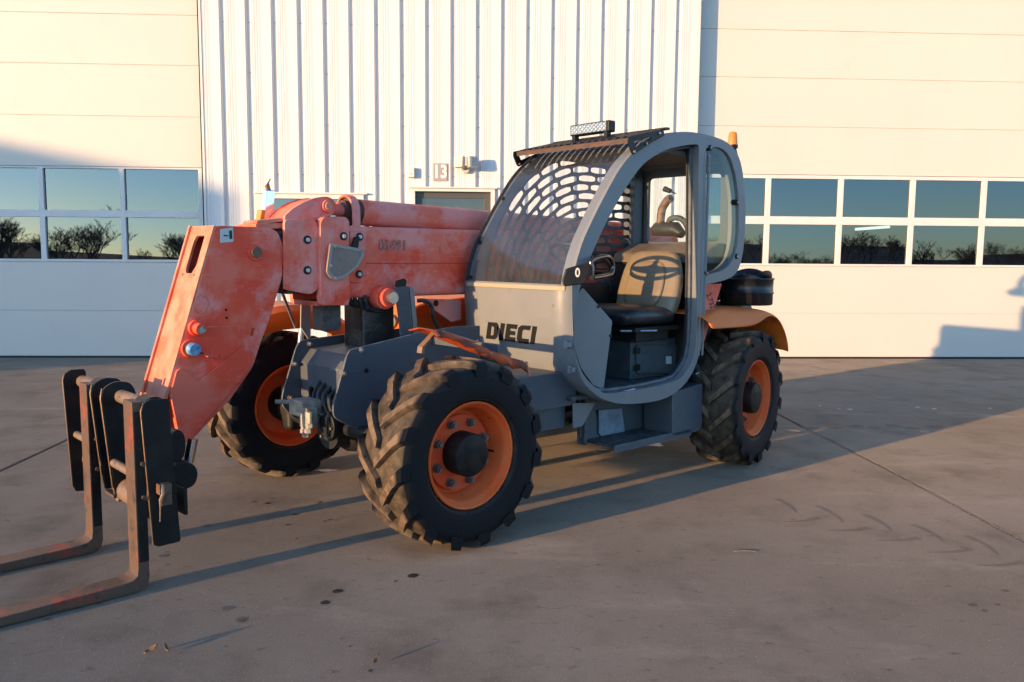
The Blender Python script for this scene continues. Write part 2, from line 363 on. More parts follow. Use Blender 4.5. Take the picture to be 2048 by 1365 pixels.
def concrete(name='concrete apron', k=1.0):
    m = bpy.data.materials.new(name); m.use_nodes = True; nt = m.node_tree; N = nt.nodes; L = nt.links; b = N['Principled BSDF']
    tc = N.new('ShaderNodeTexCoord'); V = tc.outputs['Object']
    def nz(sc, d=6, st=None, r=.6):
        v = V
        if st:
            mp = N.new('ShaderNodeMapping'); mp.inputs['Scale'].default_value = st; mp.inputs['Rotation'].default_value = (0, 0, .5); L.new(V, mp.inputs[0]); v = mp.outputs[0]
        n = N.new('ShaderNodeTexNoise'); n.inputs['Scale'].default_value = sc; n.inputs['Detail'].default_value = d; n.inputs['Roughness'].default_value = r; L.new(v, n.inputs[0]); return n.outputs[0]
    def mr(s, a, c, x=0, y=1):
        n = N.new('ShaderNodeMapRange'); n.inputs[1].default_value = a; n.inputs[2].default_value = c; n.inputs[3].default_value = x; n.inputs[4].default_value = y; L.new(s, n.inputs[0]); return n.outputs[0]
    def mix(f, a, c):
        x = N.new('ShaderNodeMix'); x.data_type = 'RGBA'; L.new(f, x.inputs[0])
        for i, q in ((6, a), (7, c)):
            if isinstance(q, tuple): x.inputs[i].default_value = (q[0]*k, q[1]*k, q[2]*k, 1)
            else: L.new(q, x.inputs[i])
        return x.outputs[2]
    c = mix(mr(nz(.55, 6), .32, .68), (.186, .143, .099), (.25, .195, .142))
    c = mix(mr(nz(2.6, 8), .5, .72), c, (.146, .111, .076))
    c = mix(mr(nz(1.1, 7, (1, 2.4, 1)), .56, .74), c, (.3, .235, .17))
    c = mix(mr(nz(14, 8, (1, 1.8, 1)), .6, .72), c, (.122, .09, .06))
    c = mix(mr(nz(140, 3), .62, .72), c, (.48, .37, .25))
    c = mix(mr(nz(90, 4), .66, .74), c, (.08, .07, .062))
    L.new(c, b.inputs['Base Color'])
    L.new(mr(nz(1.6, 6), .3, .7, .6, .9), b.inputs['Roughness']); b.inputs['Diffuse Roughness'].default_value = 1.0; b.inputs['Specular IOR Level'].default_value = .25
    bp = N.new('ShaderNodeBump'); bp.inputs['Strength'].default_value = 1.0; bp.inputs['Distance'].default_value = .0032; L.new(nz(330, 4), bp.inputs['Height'])
    b2 = N.new('ShaderNodeBump'); b2.inputs['Strength'].default_value = .5; b2.inputs['Distance'].default_value = .008; L.new(nz(7, 6), b2.inputs['Height']); L.new(bp.outputs[0], b2.inputs['Normal'])
    L.new(b2.outputs[0], b.inputs['Normal']); return m
M['concrete'] = concrete(); M['print_mud'] = concrete('muddy tyre print', .74); M['paledrip'] = concrete('grease spot', .62)
M['field'] = mat('winter field', (.06, .05, .032), .9, col2=(.09, .08, .055), scale=.08, col3=(.04, .04, .025), scale3=.6)
M['bark'] = mat('bare bark', (.1, .082, .07), .9)
M['shed'] = mat('shed cladding', (.3, .28, .25), .6, col2=(.25, .23, .2), scale=1)
M['shedroof'] = mat('shed roofing', (.1, .09, .085), .6)

# ================================================================== SETTING
# --- ground far out, concrete apron of slabs with recessed joints
g = MB(); g.add([(-1500, -1500, -.06), (1500, -1500, -.06), (1500, 1500, -.06), (-1500, 1500, -.06)], [(0, 1, 2, 3)])
tag(obj('ground', g, M['field']), kind='structure')
apron = tag(obj('concrete_apron', MB().box(-41, 47, -24, YD+.02, -.05, -.025), M['seal']), kind='structure')
JX0, JX1 = -2.778, 2.552; PITCHJ = JX1-JX0
def slab(x0, x1, y0, y1):
    mb = MB(); n = 60; ys = [y0+(y1-y0)*i/n for i in range(n+1)]
    def jit(y): return .0035*sin(y*23.1+x0)+.003*sin(y*61.7)+random.uniform(-.002, .002)
    L0 = [(x0+.0095+jit(y), y) for y in ys]; R0 = [(x1-.0095+jit(y), y) for y in ys]
    vs = []; 
    for (a, b) in zip(L0, R0): vs += [(a[0], a[1], -.045), (a[0], a[1], -.006), (a[0]+.006, a[1], 0), (b[0]-.006, b[1], 0), (b[0], b[1], -.006), (b[0], b[1], -.045)]
    fs = [(i*6+j, i*6+j+1, (i+1)*6+j+1, (i+1)*6+j) for i in range(n) for j in range(5)]
    fs += [tuple(range(6)), tuple(n*6+j for j in range(5, -1, -1))]
    return mb.add(vs, fs)
for i in range(-7, 9):
    for (a, b) in ((-24, -7.35), (-7.335, YD)):
        obj('concrete_slab', slab(JX0+i*PITCHJ, JX0+(i+1)*PITCHJ, a, b), M['concrete'], apron)
# crumbling sealant in the right-hand joint
mb = MB(); y = 2.2; rows = []
while y < 6.2:
    w = .006+.006*random.random(); rows.append([(JX1-w+random.uniform(-.004, .004), y, -.006), (JX1, y, .003*random.random()-.001), (JX1+w, y, -.006)]); y += .018
obj('joint_sealant', mb.loft(rows), M['sealant'], apron)
# flat marks on the concrete, a few mm thick
def blob(px, py, r, asp=1.0, n=14, z=.0008, jit=.25):
    x, y = gnd(px, py); return MB().pz([(x+r*asp*cos(2*pi*k/n)*(1+random.uniform(-jit, jit)), y+r*sin(2*pi*k/n)*(1+random.uniform(-jit, jit))) for k in range(n)], .0003, z)
for px, py, r in ((650, 1206, .017), (675, 1183, .019), (825, 1152, .02), (737, 1119, .006), (790, 1163, .007), (640, 1005, .012), (535, 1007, .014), (508, 1004, .01), (545, 997, .008), (700, 1293, .004),
                  (660, 1040, .008), (672, 1041, .006), (684, 1035, .006), (650, 1043, .007), (590, 1030, .012), (575, 1050, .008), (592, 1077, .006), (1160, 1199, .004), (1590, 862, .045), (1848, 864, .035), (1800, 902, .012), (740, 1342, .006)):
    obj('oil_stain', blob(px, py, r), M['stain'], apron)
for px, py, r in ((455, 1217, .021), (482, 1240, .02), (327, 1112, .02), (415, 1052, .022), (334, 1130, .008), (1945, 1211, .016), (1995, 1210, .012), (1968, 1222, .01), (2010, 1182, .014)):
    obj('grease_spot', blob(px, py, r), M['paledrip'], apron)
for px, py, r, a in ((1310, 889, .05, 1.3), (1340, 878, .018, 1.6), (1205, 900, .012, 2), (1190, 905, .01, 1), (1225, 904, .008, 1), (655, 941, .03, 2), (1868, 818, .012, 2), (1835, 815, .01, 2), (1700, 819, .012, 2), (1678, 818, .008, 1), (1640, 812, .01, 1), (1980, 817, .01, 2)):
    obj('paint_splash', blob(px, py, r, a, jit=.45), M['paint_spill'], apron)
def stroke(p0, p1, w, z=.0007):
    a = Vector(gnd(*p0)); b = Vector(gnd(*p1)); d = (b-a).normalized(); nrm = Vector((-d.y, d.x)); m = 8; L_ = []; R_ = []
    for k in range(m+1):
        t = k/m; c = a+(b-a)*t+nrm*.02*sin(pi*t); ww = w*(1-.75*t)*(1+random.uniform(-.2, .2)); L_.append(tuple(c+nrm*ww)); R_.append(tuple(c-nrm*ww))
    return MB().pz(L_+R_[::-1], .0003, z)
for p0, p1 in (((1550, 998), (1592, 1026)), ((1633, 1012), (1686, 1046)), ((1727, 1030), (1783, 1063)), ((1825, 1050), (1887, 1085)), ((1930, 1072), (1995, 1110)), ((1638, 1036), (1565, 1044)), ((1738, 1056), (1655, 1061)), ((1838, 1076), (1755, 1081)), ((1942, 1098), (1855, 1105)), ((2046, 1124), (1950, 1131))):
    obj('tyre_print', stroke(p0, p1, .02), M['print_mud'], apron)
for k, px in enumerate((1625, 1670, 1710, 1748, 1786, 1826, 1870, 1915)):
    obj('tyre_print', blob(px, 852+random.uniform(-4, 6), .05, 1.2, jit=.3, z=.0007), M['print_mud'], apron)
def leaf(px, py, s, a):
    x, y = gnd(px, py); mb = MB(); rows = []
    for k in range(7):
        t = k/6; w = s*.42*sin(pi*min(t*1.05, 1)); c = Vector((x+cos(a)*s*(t-.5)*2, y+sin(a)*s*(t-.5)*2, .004+.018*t*t)); nn = Vector((-sin(a), cos(a), .35))
        rows.append([c-nn*w*random.uniform(.7, 1.1)+Vector((0, 0, .006)), c, c+nn*w*random.uniform(.7, 1.1)+Vector((0, 0, .008))])
    return mb.loft(rows)
for k, (px, py, s, a, lb) in enumerate(((302, 1307, .022, .6, 'dry curled brown leaf, larger of a pair lying together on the concrete'), (333, 1304, .016, 2.2, 'small dry leaf lying right beside a larger curled leaf'), (752, 1328, .016, 1.1, 'single small dry leaf standing on edge on open concrete'))):
    tag(obj('dry_leaf', leaf(px, py, s, a), M['leaf'], solid=.0008), lb, 'leaf', 'dry leaves on the apron')
x, y = gnd(1488, 1104)
tag(obj('straw_stalk', MB().tube([(x-.05, y, .003), (x, y+.003, .004), (x+.05, y-.002, .003)], .0016, 6), M['sealant']), 'thin pale straw stalk lying on open concrete', 'straw')

# --- hall building
hall = empty('hall_building', (0, YW, 0)); tag(hall, 'white ribbed metal hall with two tall sectional doors', 'building')
YB = 0.0           # ribbed wall plane in hall coordinates; doors at YDR
YDR = YD-YW; ZT = 6.2
XL, XR = wl(407, 200, YW)[0], wl(1392, 200, YW)[0]
DX0 = XL-4.75; DX1 = XR+5.1
RIB0 = wl(500, 200, YW)[0]; RP = (wl(1354, 200, YW)[0]-RIB0)/17.0
# rib profile over one period, starting at the middle of the narrow valley (y>0 is into the wall)
def prof_at():
    a = RP
    return [(0, .032), (.018, .032), (.03, .006), (.036, 0.0), (.047, 0), (.05, .003), (.055, .0008), (.073, .002), (.078, .0052), (.083, .003), (.101, .0042), (.106, .0072), (.111, .0048), (.135, .0066), (a*.5, .0074), (a*.62, .0046), (a-.038, -.002), (a-.031, .004), (a-.02, .032), (a, .032)]
PRF = prof_at()
def rib_y(x):
    u = (x-RIB0) % RP
    for (a, b), (c, d) in zip(PRF, PRF[1:]):
        if a <= u <= c: return b+(d-b)*(u-a)/max(c-a, 1e-9)
    return .032
def sheet(x0, x1, z0, z1):
    xs = {x0, x1}; k0 = int((x0-RIB0)//RP)-1
    for k in range(k0, k0+60):
        for a, b in PRF[:-1]:
            q = RIB0+k*RP+a
            if x0 < q < x1: xs.add(q)
    xs = sorted(xs); mb = MB(); ys = [rib_y(x) for x in xs]
    return mb.add([(x, y, z) for z in (z0, z1) for x, y in zip(xs, ys)], [(i, i+1, len(xs)+i+1, len(xs)+i) for i in range(len(xs)-1)])
wx0, wz1 = wl(515, 388, YW); wx1 = wl(728, 388, YW)[0]            # window behind the boom
dx0, dz1 = wl(822, 377, YW); dx1 = wl(990, 377, YW)[0]            # personnel door
cuts = sorted([XL, XR, wx0, wx1, dx0, dx1])
segs = []
for a, b in zip(cuts, cuts[1:]):
    z0 = .05
    if abs(a-wx0) < 1e-6: z0 = wz1
    if abs(a-dx0) < 1e-6: z0 = dz1
    segs.append((a, b, z0))
segs.append((wx0, wx1, None)); 
for a, b, z0 in segs:
    zz = (z0, ZT) if z0 is not None else (.05, .95)
    x = a; k = math.floor((a-RIB0)/(3*RP))
    while x < b-1e-6:
        nx_ = min(b, RIB0+(k+1)*3*RP+.02); k += 1
        if nx_-x > .004:
            ws_ = obj('wall_sheet', sheet(x, nx_, *zz), M['wallskin'], hall)
            for p_ in ws_.data.polygons: p_.use_smooth = False
        x = nx_
# screws in the valleys
mb = MB(); zrows = [wl(900, yy, YW)[1] for yy in (52, 152, 254, 353)]
for k in range(-3, 20):
    x = RIB0+k*RP
    if not (XL+.03 < x < XR-.03): continue
    for j, z in enumerate(zrows):
        if j in (1, 2) and k % 3: continue
        if wx0 < x < wx1 and z < wz1+.05 or dx0 < x < dx1 and z < dz1+.05: continue
        mb.cyl((x, .024, z), (x, .031, z), .007, 8)
tag(obj('wall_screws', mb, M['bolt'], hall), kind='stuff')
# wall ends (jambs), body behind the sheets
obj('door_jamb', MB().box(XL-.03, XL-.002, -.006, YDR+.06, 0, ZT), M['trim'], hall, bevel=.002)
obj('door_jamb', MB().box(XR+.002, XR+.03, -.006, YDR+.06, 0, ZT), M['trim'], hall, bevel=.002)
obj('jamb_seal', MB().box(XL-.046, XL-.031, .0, YDR+.02, 0, ZT), M['seal'], hall)
obj('wall_end', MB().box(DX0-12, DX0, 0, .2, 0, ZT), M['wallskin'], hall)
obj('wall_end', MB().box(DX1, DX1+16, 0, .2, 0, ZT), M['wallskin'], hall)
obj('wall_top', MB().box(DX0-12, DX1+16, .04, .2, ZT+.002, ZT+1.2), M['wallskin'], hall)
obj('roof', MB().box(DX0-12.2, DX1+16.2, -.3, 16.2, ZT+1.203, ZT+1.4), M['shedroof'], hall)
# dark hall inside
ri = MB(); X0, X1, Y0, Y1, Z1 = DX0-.4, DX1+.4, YDR+.11, 14, 5.9
ri.add([(X0, Y0, .0), (X1, Y0, .0), (X1, Y1, .0), (X0, Y1, .0), (X0, Y0, Z1), (X1, Y0, Z1), (X1, Y1, Z1), (X0, Y1, Z1)], [(0, 1, 2, 3), (4, 7, 6, 5), (0, 3, 7, 4), (1, 5, 6, 2), (2, 6, 7, 3)])
obj('interior_lining', ri, M['room'], hall)
def emis(name, c, s):
    m = bpy.data.materials.new(name); m.use_nodes = True; b = m.node_tree.nodes['Principled BSDF']; b.inputs['Emission Color'].default_value = (*c, 1); b.inputs['Emission Strength'].default_value = s; return m
# sectional doors
def sect_door(x0, x1, zs, win, cols, rowz, lab):
    d = empty('overhead_door', (0, 0, 0), 0, hall); d['label'] = lab
    for a, b in zip(zs, zs[1:]):
        if abs(a-win[0]) < 1e-4: continue
        obj('door_panel', MB().box(x0, x1, YDR, YDR+.045, a+.003, b-.003), M['doorskin'], d, bevel=.004)
        obj('panel_joint', MB().box(x0, x1, YDR+.01, YDR+.04, b-.004, b+.004), M['trim'], d)
    holes = [[(a, r0), (b, r0), (b, r1), (a, r1)] for a, b in cols for r0, r1 in rowz]
    obj('window_frame', MB().plate([[(x0, win[0]+.003), (x1, win[0]+.003), (x1, win[1]-.003), (x0, win[1]-.003)]]+holes, lambda u, v, w: (u, w, v), YDR-.012, YDR+.04), M['trim'], d, bevel=.004)
    for a, b in cols:
        for r0, r1 in rowz:
            mb = MB().box(a-.004, b+.004, YDR+.022, YDR+.026, r0-.004, r1+.004)
            mb = MB().box(-(b-a)/2-.004, (b-a)/2+.004, -.002, .002, -(r1-r0)/2-.004, (r1-r0)/2+.004)
            pn_ = obj('window_pane', mb, M['pane'], d); pn_.location = ((a+b)/2, YDR+.024, (r0+r1)/2); pn_.rotation_euler = (random.gauss(0, .0035), 0, random.gauss(0, .0035))
    obj('bottom_seal', MB().box(x0, x1, YDR+.004, YDR+.04, .0, zs[0]+.002), M['seal'], d)
    return d
def wx(px, py): return wl(px, py)[0]
c0, c1, c2, c3 = wx(77, 380), wx(88, 380), wx(240, 380), wx(250, 380); pit = c3-c1
lcols = [(c1-2*pit, c0-pit), (c1-pit, c0), (c1, c2), (c3, wx(398, 380))]
lz = [.022, .58, 1.172, 2.31, 2.905, 3.505, 4.085, 4.67, 5.25, 5.85]
sect_door(DX0+.02, XL-.05, lz, (1.172, 2.31), lcols, [(wl(200, 519)[1], wl(200, 435)[1]), (wl(200, 421)[1], wl(200, 338)[1])], 'tall cream sectional door with its lower half in shadow')
e0, e1, e2 = wx(1541, 400), wx(1676, 400), wx(1686, 400); rp = e2-e1+ (e1-e0)
rcols = [(e0+k*(e2-e0), e1+k*(e2-e0)) for k in range(-1, 4)]
rz = [.022, .58, 1.18, 2.315, 2.9, 3.49, 4.06, 4.64, 5.22, 5.85]
sect_door(XR+.04, DX1-.02, rz, (1.18, 2.315), rcols, [(wl(1750, 529)[1], wl(1750, 451)[1]), (wl(1750, 435)[1], wl(1750, 360)[1])], 'tall sectional door behind the rear wheel, fully in the sun')
for a in (DX0-.02, DX1-.0): obj('door_jamb', MB().box(a-.02, a+.02, -.006, YDR+.06, 0, ZT), M['trim'], hall)
# lit tube inside the right-hand hall
tx0, tz0 = wl(1711, 459, YD+2.2); tx1, tz1 = wl(1779, 454, YD+2.2)
obj('lit_tube', MB().tube([(tx0, YDR+2.2, tz0), (tx1, YDR+2.2, tz1)], .022, 10), emis('fluorescent tube', (1, .95, .85), 2), hall)
# window behind boom
fr = .055
obj('window_frame', MB().plate([[(wx0, .95), (wx1, .95), (wx1, wz1), (wx0, wz1)], [(wx0+fr, .95+fr), (wx1-fr, .95+fr), (wx1-fr, wz1-fr), (wx0+fr, wz1-fr)]], lambda u, v, w: (u, w, v), -.03, .05), M['trim'], hall, bevel=.004)
obj('window_drip_cap', MB().box(wx0-.04, wx1+.04, -.05, -.003, wz1+.002, wz1+.022), M['trim'], hall, bevel=.003)
xm = (wx0+wx1)/2
obj('window_mullion', MB().box(xm-.03, xm+.03, -.012, .045, .95+fr, wz1-fr), M['trim'], hall, bevel=.003)
obj('window_pane', MB().box(wx0+fr, xm-.03, .02, .026, .95+fr, wz1-fr), M['pane'], hall)
obj('window_pane', MB().box(xm+.03, wx1-fr, .02, .026, .95+fr, wz1-fr), M['pane'], hall)
# personnel door
df_ = .05
obj('door_frame', MB().plate([[(dx0, .0), (dx0, dz1), (dx1, dz1), (dx1, .0), (dx1-df_, .0), (dx1-df_, dz1-df_*.7), (dx0+df_, dz1-df_*.7), (dx0+df_, .0)]], lambda u, v, w: (u, w, v), -.03, .06), M['trim'], hall, bevel=.003)
obj('door_drip_cap', MB().box(dx0-.03, dx1+.03, -.055, -.003, dz1+.002, dz1+.02), M['trim'], hall, bevel=.003)
pd = obj('personnel_door', MB().plate([[(dx0+df_, .01), (dx1-df_, .01), (dx1-df_, dz1-df_*.7), (dx0+df_, dz1-df_*.7)], [(dx0+.13, .9), (dx1-.13, .9), (dx1-.13, dz1-.11), (dx0+.13, dz1-.11)]], lambda u, v, w: (u, w, v), .045, .085), mat('bronze door paint', (.07, .065, .055), .4), hall, bevel=.003)
obj('glass', MB().box(dx0+.13, dx1-.13, .06, .066, .9, dz1-.11), M['doorglass'], pd)
obj('handle', MB().tube([(dx1-.1, .045, 1.0), (dx1-.1, .01, 1.0), (dx1-.2, .01, 1.0)], .008, 8), M['bare'], pd)

# things on the wall
sx_, sz_ = wl(880.5, 345, YW)
sg = obj('number_sign', MB().box(sx_-.085, sx_+.085, YW-.012, YW-.007, sz_-.105, sz_+.105), M['signgrey'])
tag(sg, 'small grey plate with white number 13 above the personnel door', 'sign')
text('numerals', '13', .215, Matrix.Translation((sx_, YW-.0135, sz_))@Matrix.Rotation(pi/2, 4, 'X')@Matrix.Diagonal((.82, 1, 1, 1)), M['signwhite'], sg, bold=.006)
bx_, bz_ = wl(823, 346, YW)
tb = empty('wall_sensor', (bx_, YW, bz_)); tag(tb, 'small white box on the wall left of the number plate', 'sensor box')
obj('housing', MB().box(-.04, .04, -.06, -.003, -.06, .06), M['trim'], tb, bevel=.008, seg=3); obj('lens', MB().cyl((0, -.062, -.02), (0, -.05, -.02), .014, 14), M['lampglass'], tb)
fxx, fzz = wl(932, 340, YW)
fl = empty('twin_floodlight', (fxx, YW, fzz)); tag(fl, 'twin wall floodlight with two tilted square heads beside the number plate', 'floodlight')
obj('base', MB().cyl((0, -.004, 0), (0, -.05, 0), .045, 20), M['lampbody'], fl, bevel=.004)
for sx in (-1, 1):
    ax = Vector((sx*.42, -.85, .1)).normalized(); u = Vector((0, 0, 1)).cross(ax).normalized(); w = ax.cross(u)
    c = Vector((sx*.075, -.15, .075))
    hd = obj('lamp_head', MB().obox(c, (u, w, ax), (.058, .066, .035)).tube([(sx*.02, -.04, .0), (sx*.04, -.09, .01), tuple(c-ax*.03)], .014, 8), M['lampbody'], fl, bevel=.01, seg=3)
    obj('lens', MB().obox(c+ax*.036, (u, w, ax), (.048, .056, .003)), M['lampglass'], hd)
    mb = MB()
    for k in (-1, 0, 1): mb.obox(c+ax*.041+u*.028*k, (u, w, ax), (.0025, .054, .0025)); mb.obox(c+ax*.041+w*.03*k, (u, w, ax), (.046, .0025, .0025))
    obj('guard', mb, M['bolt'], hd)

# --- unseen shed off to the left, shaped so its shadow falls on the left door
shed = empty('unseen_shed', (wl(385, 500)[0]-30*cos(SUN_AZ), YD-30*sin(SUN_AZ), 0), SUN_AZ); tag(shed, 'unseen brown roofed shed across the yard, shaped for its shadow on the left door', 'shed')
obj('wall', MB().px([(0, 0), (0, 4.70), (4.6, 5.62), (11, 4.4), (11, 0)], -9, 0), M['shed'], shed)
obj('roof', MB().px([(-.5, 4.44), (0, 4.54), (0, 4.705), (4.6, 5.625), (11.3, 4.41), (11.3, 4.55), (4.6, 5.8), (-.5, 4.78)], -9.3, .3), M['shedroof'], shed)  # eave overhang shaped to shade a strip of the ribbed wall

# --- bare wood across the field behind the camera (it shows in the window panes)
def bare_tree(mb, base, h, seed):
    rr = random.Random(seed)
    def br(p, d, l, r, lev):
        n = 3; pts = [p]; q = p
        for k in range(n):
            d = (d+Vector((rr.uniform(-.2, .2), rr.uniform(-.2, .2), rr.uniform(-.05, .15)))).normalized(); q = q+d*l/n; pts.append(q)
        mb.tube(pts, [r, r*.85, r*.7, r*.5], 4 if lev else 6, False)
        if lev < 4:
            for k in range(4):
                a = rr.uniform(0, 2*pi); nd = (d*.75+Vector((cos(a), sin(a), rr.uniform(.0, .5)))*.75).normalized()
                br(pts[-1] if k else pts[2], nd, l*rr.uniform(.55, .8), max(r*.5, h*.0026), lev+1)
    br(Vector(base), Vector((0, 0, 1)), h*.3, h*.022, 0)
protos = []
for k in range(4):
    mb = MB(); bare_tree(mb, (0, 0, -.1), 1.0, 40+k)
    me = bpy.data.meshes.new('bare_tree_mesh'); me.from_pydata(mb.v, [], mb.f); me.materials.append(M['bark']); protos.append(me)
wood = MB(); rr = random.Random(3)
for k in range(230):
    x = rr.uniform(-70, 105); y = rr.uniform(-104, -66); h = rr.uniform(3.2, 6.8)*(1.3 if x < 10 else .85)
    me = protos[k % 4]; a = rr.uniform(0, 6.28); c, s = cos(a)*h, sin(a)*h
    o = len(wood.v); wood.v += [(x+v.co.x*c-v.co.y*s, y+v.co.x*s+v.co.y*c, v.co.z*h) for v in me.vertices]
    wood.f += [tuple(i+o for i in p.vertices) for p in me.polygons]
me = bpy.data.meshes.new('bare_wood'); me.from_pydata(wood.v, [], wood.f); me.materials.append(M['bark'])
ow = bpy.data.objects.new('bare_wood', me); COL.objects.link(ow); tag(ow, 'far belt of bare winter trees mirrored in the door windows', 'trees', kind='stuff')
for p in protos: bpy.data.meshes.remove(p)
hl = MB(); rows = []
for k in range(60):
    x = -190+k*7; rows.append([(x, -105, -.1), (x, -112, .5+.3*sin(k*.9)+.2*sin(k*2.3)), (x, -150, 1.2+.6*sin(k*.33)+.3*sin(k*1.7)), (x, -260, 4+1.5*sin(k*.21+1))])
tag(obj('hills', hl.loft(rows), M['field']), kind='structure')

# ================================================================== TELEHANDLER
T = empty('telehandler', (MX, MY, 0), MTH)
tag(T, 'weathered orange and grey telehandler with pallet forks parked before the hall', 'telehandler')
def part(name, mb, m, parent=None, **k): return obj(name, mb, M[m] if isinstance(m, str) else m, parent or T, **k)

# --- wheels
def tyre_mesh():
    mb = MB()
    prof = [(.232, -.1), (.241, -.118), (.249, -.137), (.262, -.147), (.268, -.1475), (.300, -.153), (.306, -.1525), (.335, -.155), (.362, -.152), (.378, -.143), (.387, -.125), (.392, -.08), (.394, 0),
            (.392, .08), (.387, .125), (.378, .143), (.362, .152), (.335, .155), (.306, .1525), (.300, .153), (.268, .1475), (.262, .147), (.249, .137), (.241, .118), (.232, .1)]
    mb.lathe(prof, n=96)
    NL = 15
    for s in (-1, 1):
        for i in range(NL):
            a0 = 2*pi*i/NL + (pi/NL if s > 0 else 0); rows = []
            st = [(0, .1585, .352, .365, .030), (.06, .158, .376, .396, .031), (.16, .148, .383, .412, .028), (.35, .118, .383, .4195, .0235), (.6, .078, .385, .4215, .021), (.82, .036, .386, .4217, .0205), (1.0, -.002, .386, .4215, .0195)]
            for t, u, rb, rt, hw in st:
                a = a0 + radians(22)*(t**1.25); hb = (hw+.007)/.4; ht = hw/.42
                def P(r, da): return (r*sin(a+da), s*u, r*cos(a+da))
                rows.append([P(rb, -hb), P(rt, -ht), P(rt, ht), P(rb, hb)])
            n = len(rows); vs = [p for r in rows for p in r]
            fs = [(k*4+j, k*4+j+1, k*4+j+5, k*4+j+4) for k in range(n-1) for j in range(3)] + [(0, 1, 2, 3), ((n-1)*4+3, (n-1)*4+2, (n-1)*4+1, (n-1)*4)]
            mb.add(vs, fs)
    return mb
def rim_mesh():
    return MB().lathe([(.236, .122), (.2385, .130), (.233, .136), (.227, .132), (.223, .119), (.212, .108), (.206, .096), (.204, .07), (.198, .05), (.19, .03), (.186, .012), (.12, .008), (.05, .008), (.05, -.01), (.178, -.008), (.19, -.03), (.199, -.06), (.205, -.1), (.222, -.118), (.226, -.131), (.232, -.135), (.238, -.13), (.236, -.122), (.216, -.109), (.209, -.06), (.209, .06), (.216, .109)], n=64, closed=True)
disc_mb = MB().lathe([(.05, .03), (.162, .03), (.169, .033), (.171, .038), (.168, .043), (.05, .043)], n=56)
hubp = MB().lathe([(.0, .135), (.082, .135), (.092, .130), (.096, .12), (.097, .046), (.1, .0), (.105, -.06), (.0, -.06)], n=40).cyl((.03, .134, .045), (.03, .139, .045), .011, 12)
wheel0 = part('wheel', rim_mesh(), 'rim', ang=30)
part('tyre', tyre_mesh(), 'tyre', wheel0, ang=28)
hub = part('hub', hubp, mat('dark hub paint', (.009, .0085, .0085), .55, spec=.2, col2=(.028, .018, .014), scale=14, bump=.15), wheel0, ang=30)
part('wheel_disc', disc_mb, mat('red orange disc paint', (.78, .08, .02), .5, spec=.15, col2=(.7, .1, .035), scale=8, col3=(.15, .05, .03), scale3=30, lo3=.64, hi3=.72, bump=.06), wheel0, ang=30)
nut = MB().cyl((0, .042, 0), (0, .05, 0), .021, 16).cyl((0, .048, 0), (0, .07, 0), .0165, 6).cyl((0, .068, 0), (0, .08, 0), .0095, 10)
nut_me = None
for k in range(8):
    a = 2*pi*k/8+.25
    if nut_me is None: o = part('wheel_nut', nut, mat('grimy wheel nut', (.16, .13, .11), .5, .5, col2=(.3, .1, .05), scale=50, lo=.5, hi=.65), wheel0); nut_me = o.data
    else: o = bpy.data.objects.new('wheel_nut', nut_me); COL.objects.link(o); o.parent = wheel0
    o.location = (.14*sin(a), 0, .14*cos(a))
part('valve_stem', MB().cyl((-.15, .05, -.03), (-.16, .085, -.033), .005, 8), 'black', wheel0)
STEER = radians(10.56)
def place(w, x, s, st, spin):
    w.location = (x, s*HALF_TRACK, WR); w.rotation_mode = 'XYZ'
    # far side: turned half round so that the dish faces outwards; tread direction is kept by mirroring
    w.rotation_euler = (0, spin, st + (0 if s > 0 else pi))
place(wheel0, WHEELBASE, 1, 0, .12)
w1 = copy_tree(wheel0, T); place(w1, 0, 1, STEER, .5)
w2 = copy_tree(wheel0, T); place(w2, WHEELBASE, -1, 0, .3)
w3 = copy_tree(wheel0, T); place(w3, 0, -1, STEER, .9)

# --- axles and under-frame
part('front_axle', MB().tube([(WHEELBASE, y, WR) for y in (-.66, -.5, -.32, -.16, .0, .16, .32, .5, .66)], [.11, .085, .07, .1, .15, .1, .07, .085, .11], 16).cyl((WHEELBASE-.1, 0, WR), (WHEELBASE+.17, 0, WR-.0), .11, 18), 'dark')
part('rear_axle', MB().tube([(0, y, WR) for y in (-.66, -.5, -.32, -.16, .0, .16, .32, .5, .66)], [.1, .085, .07, .1, .15, .1, .07, .085, .1], 16), 'dark')
part('belly_frame', MB().box(-.45, 2.02, -.29, .285, .36, .66), 'dark', bevel=.01)
part('transmission', MB().box(.3, 1.5, -.62, -.295, .34, .62), 'dark', bevel=.02)
# side plates of the front frame
y0 = .3
pl = PY([(960, 652), (913, 653), (834, 666.5), (718, 695.5), (700, 700), (693, 715), (666, 815), (668, 836), (705, 856), (960, 862)], y0)
part('frame_side_plate', MB().py(rnd(pl, [0, .02, .05, .04, .02, .04, .02, .03, .02, 0]), y0-.012, y0), 'grey', bevel=.0015)
pl = PY([(830, 652), (795, 658), (697, 668), (621, 678), (600, 682), (592, 697), (565, 790), (564, 812), (590, 838), (700, 850), (830, 850)], -.3)
part('frame_side_plate', MB().py(rnd(pl, [0, .02, .02, .03, .02, .04, .02, .03, .02, 0, 0]), -.312, -.3), 'grey', bevel=.0015)
for px, py in ((722, 700), (688, 748)):
    x, z = fy(px, py, y0); part('bolt', MB().cyl((x, y0-.03, z), (x, y0+.016, z), .008, 8).cyl((x, y0-.002, z), (x, y0+.007, z), .014, 6), 'bolt')
for px, py in ((618, 688), (588, 728), (579, 795)):
    x, z = fy(px, py, -.3); part('bolt', MB().cyl((x, -.302, z), (x, -.27, z), .008, 8).cyl((x, -.3, z), (x, -.29, z), .014, 6), 'bolt')
x, z = fy(733, 742, y0+.002); part('plug_hole', MB().cyl((x, y0-.005, z), (x, y0+.002, z), .012, 16), 'black')
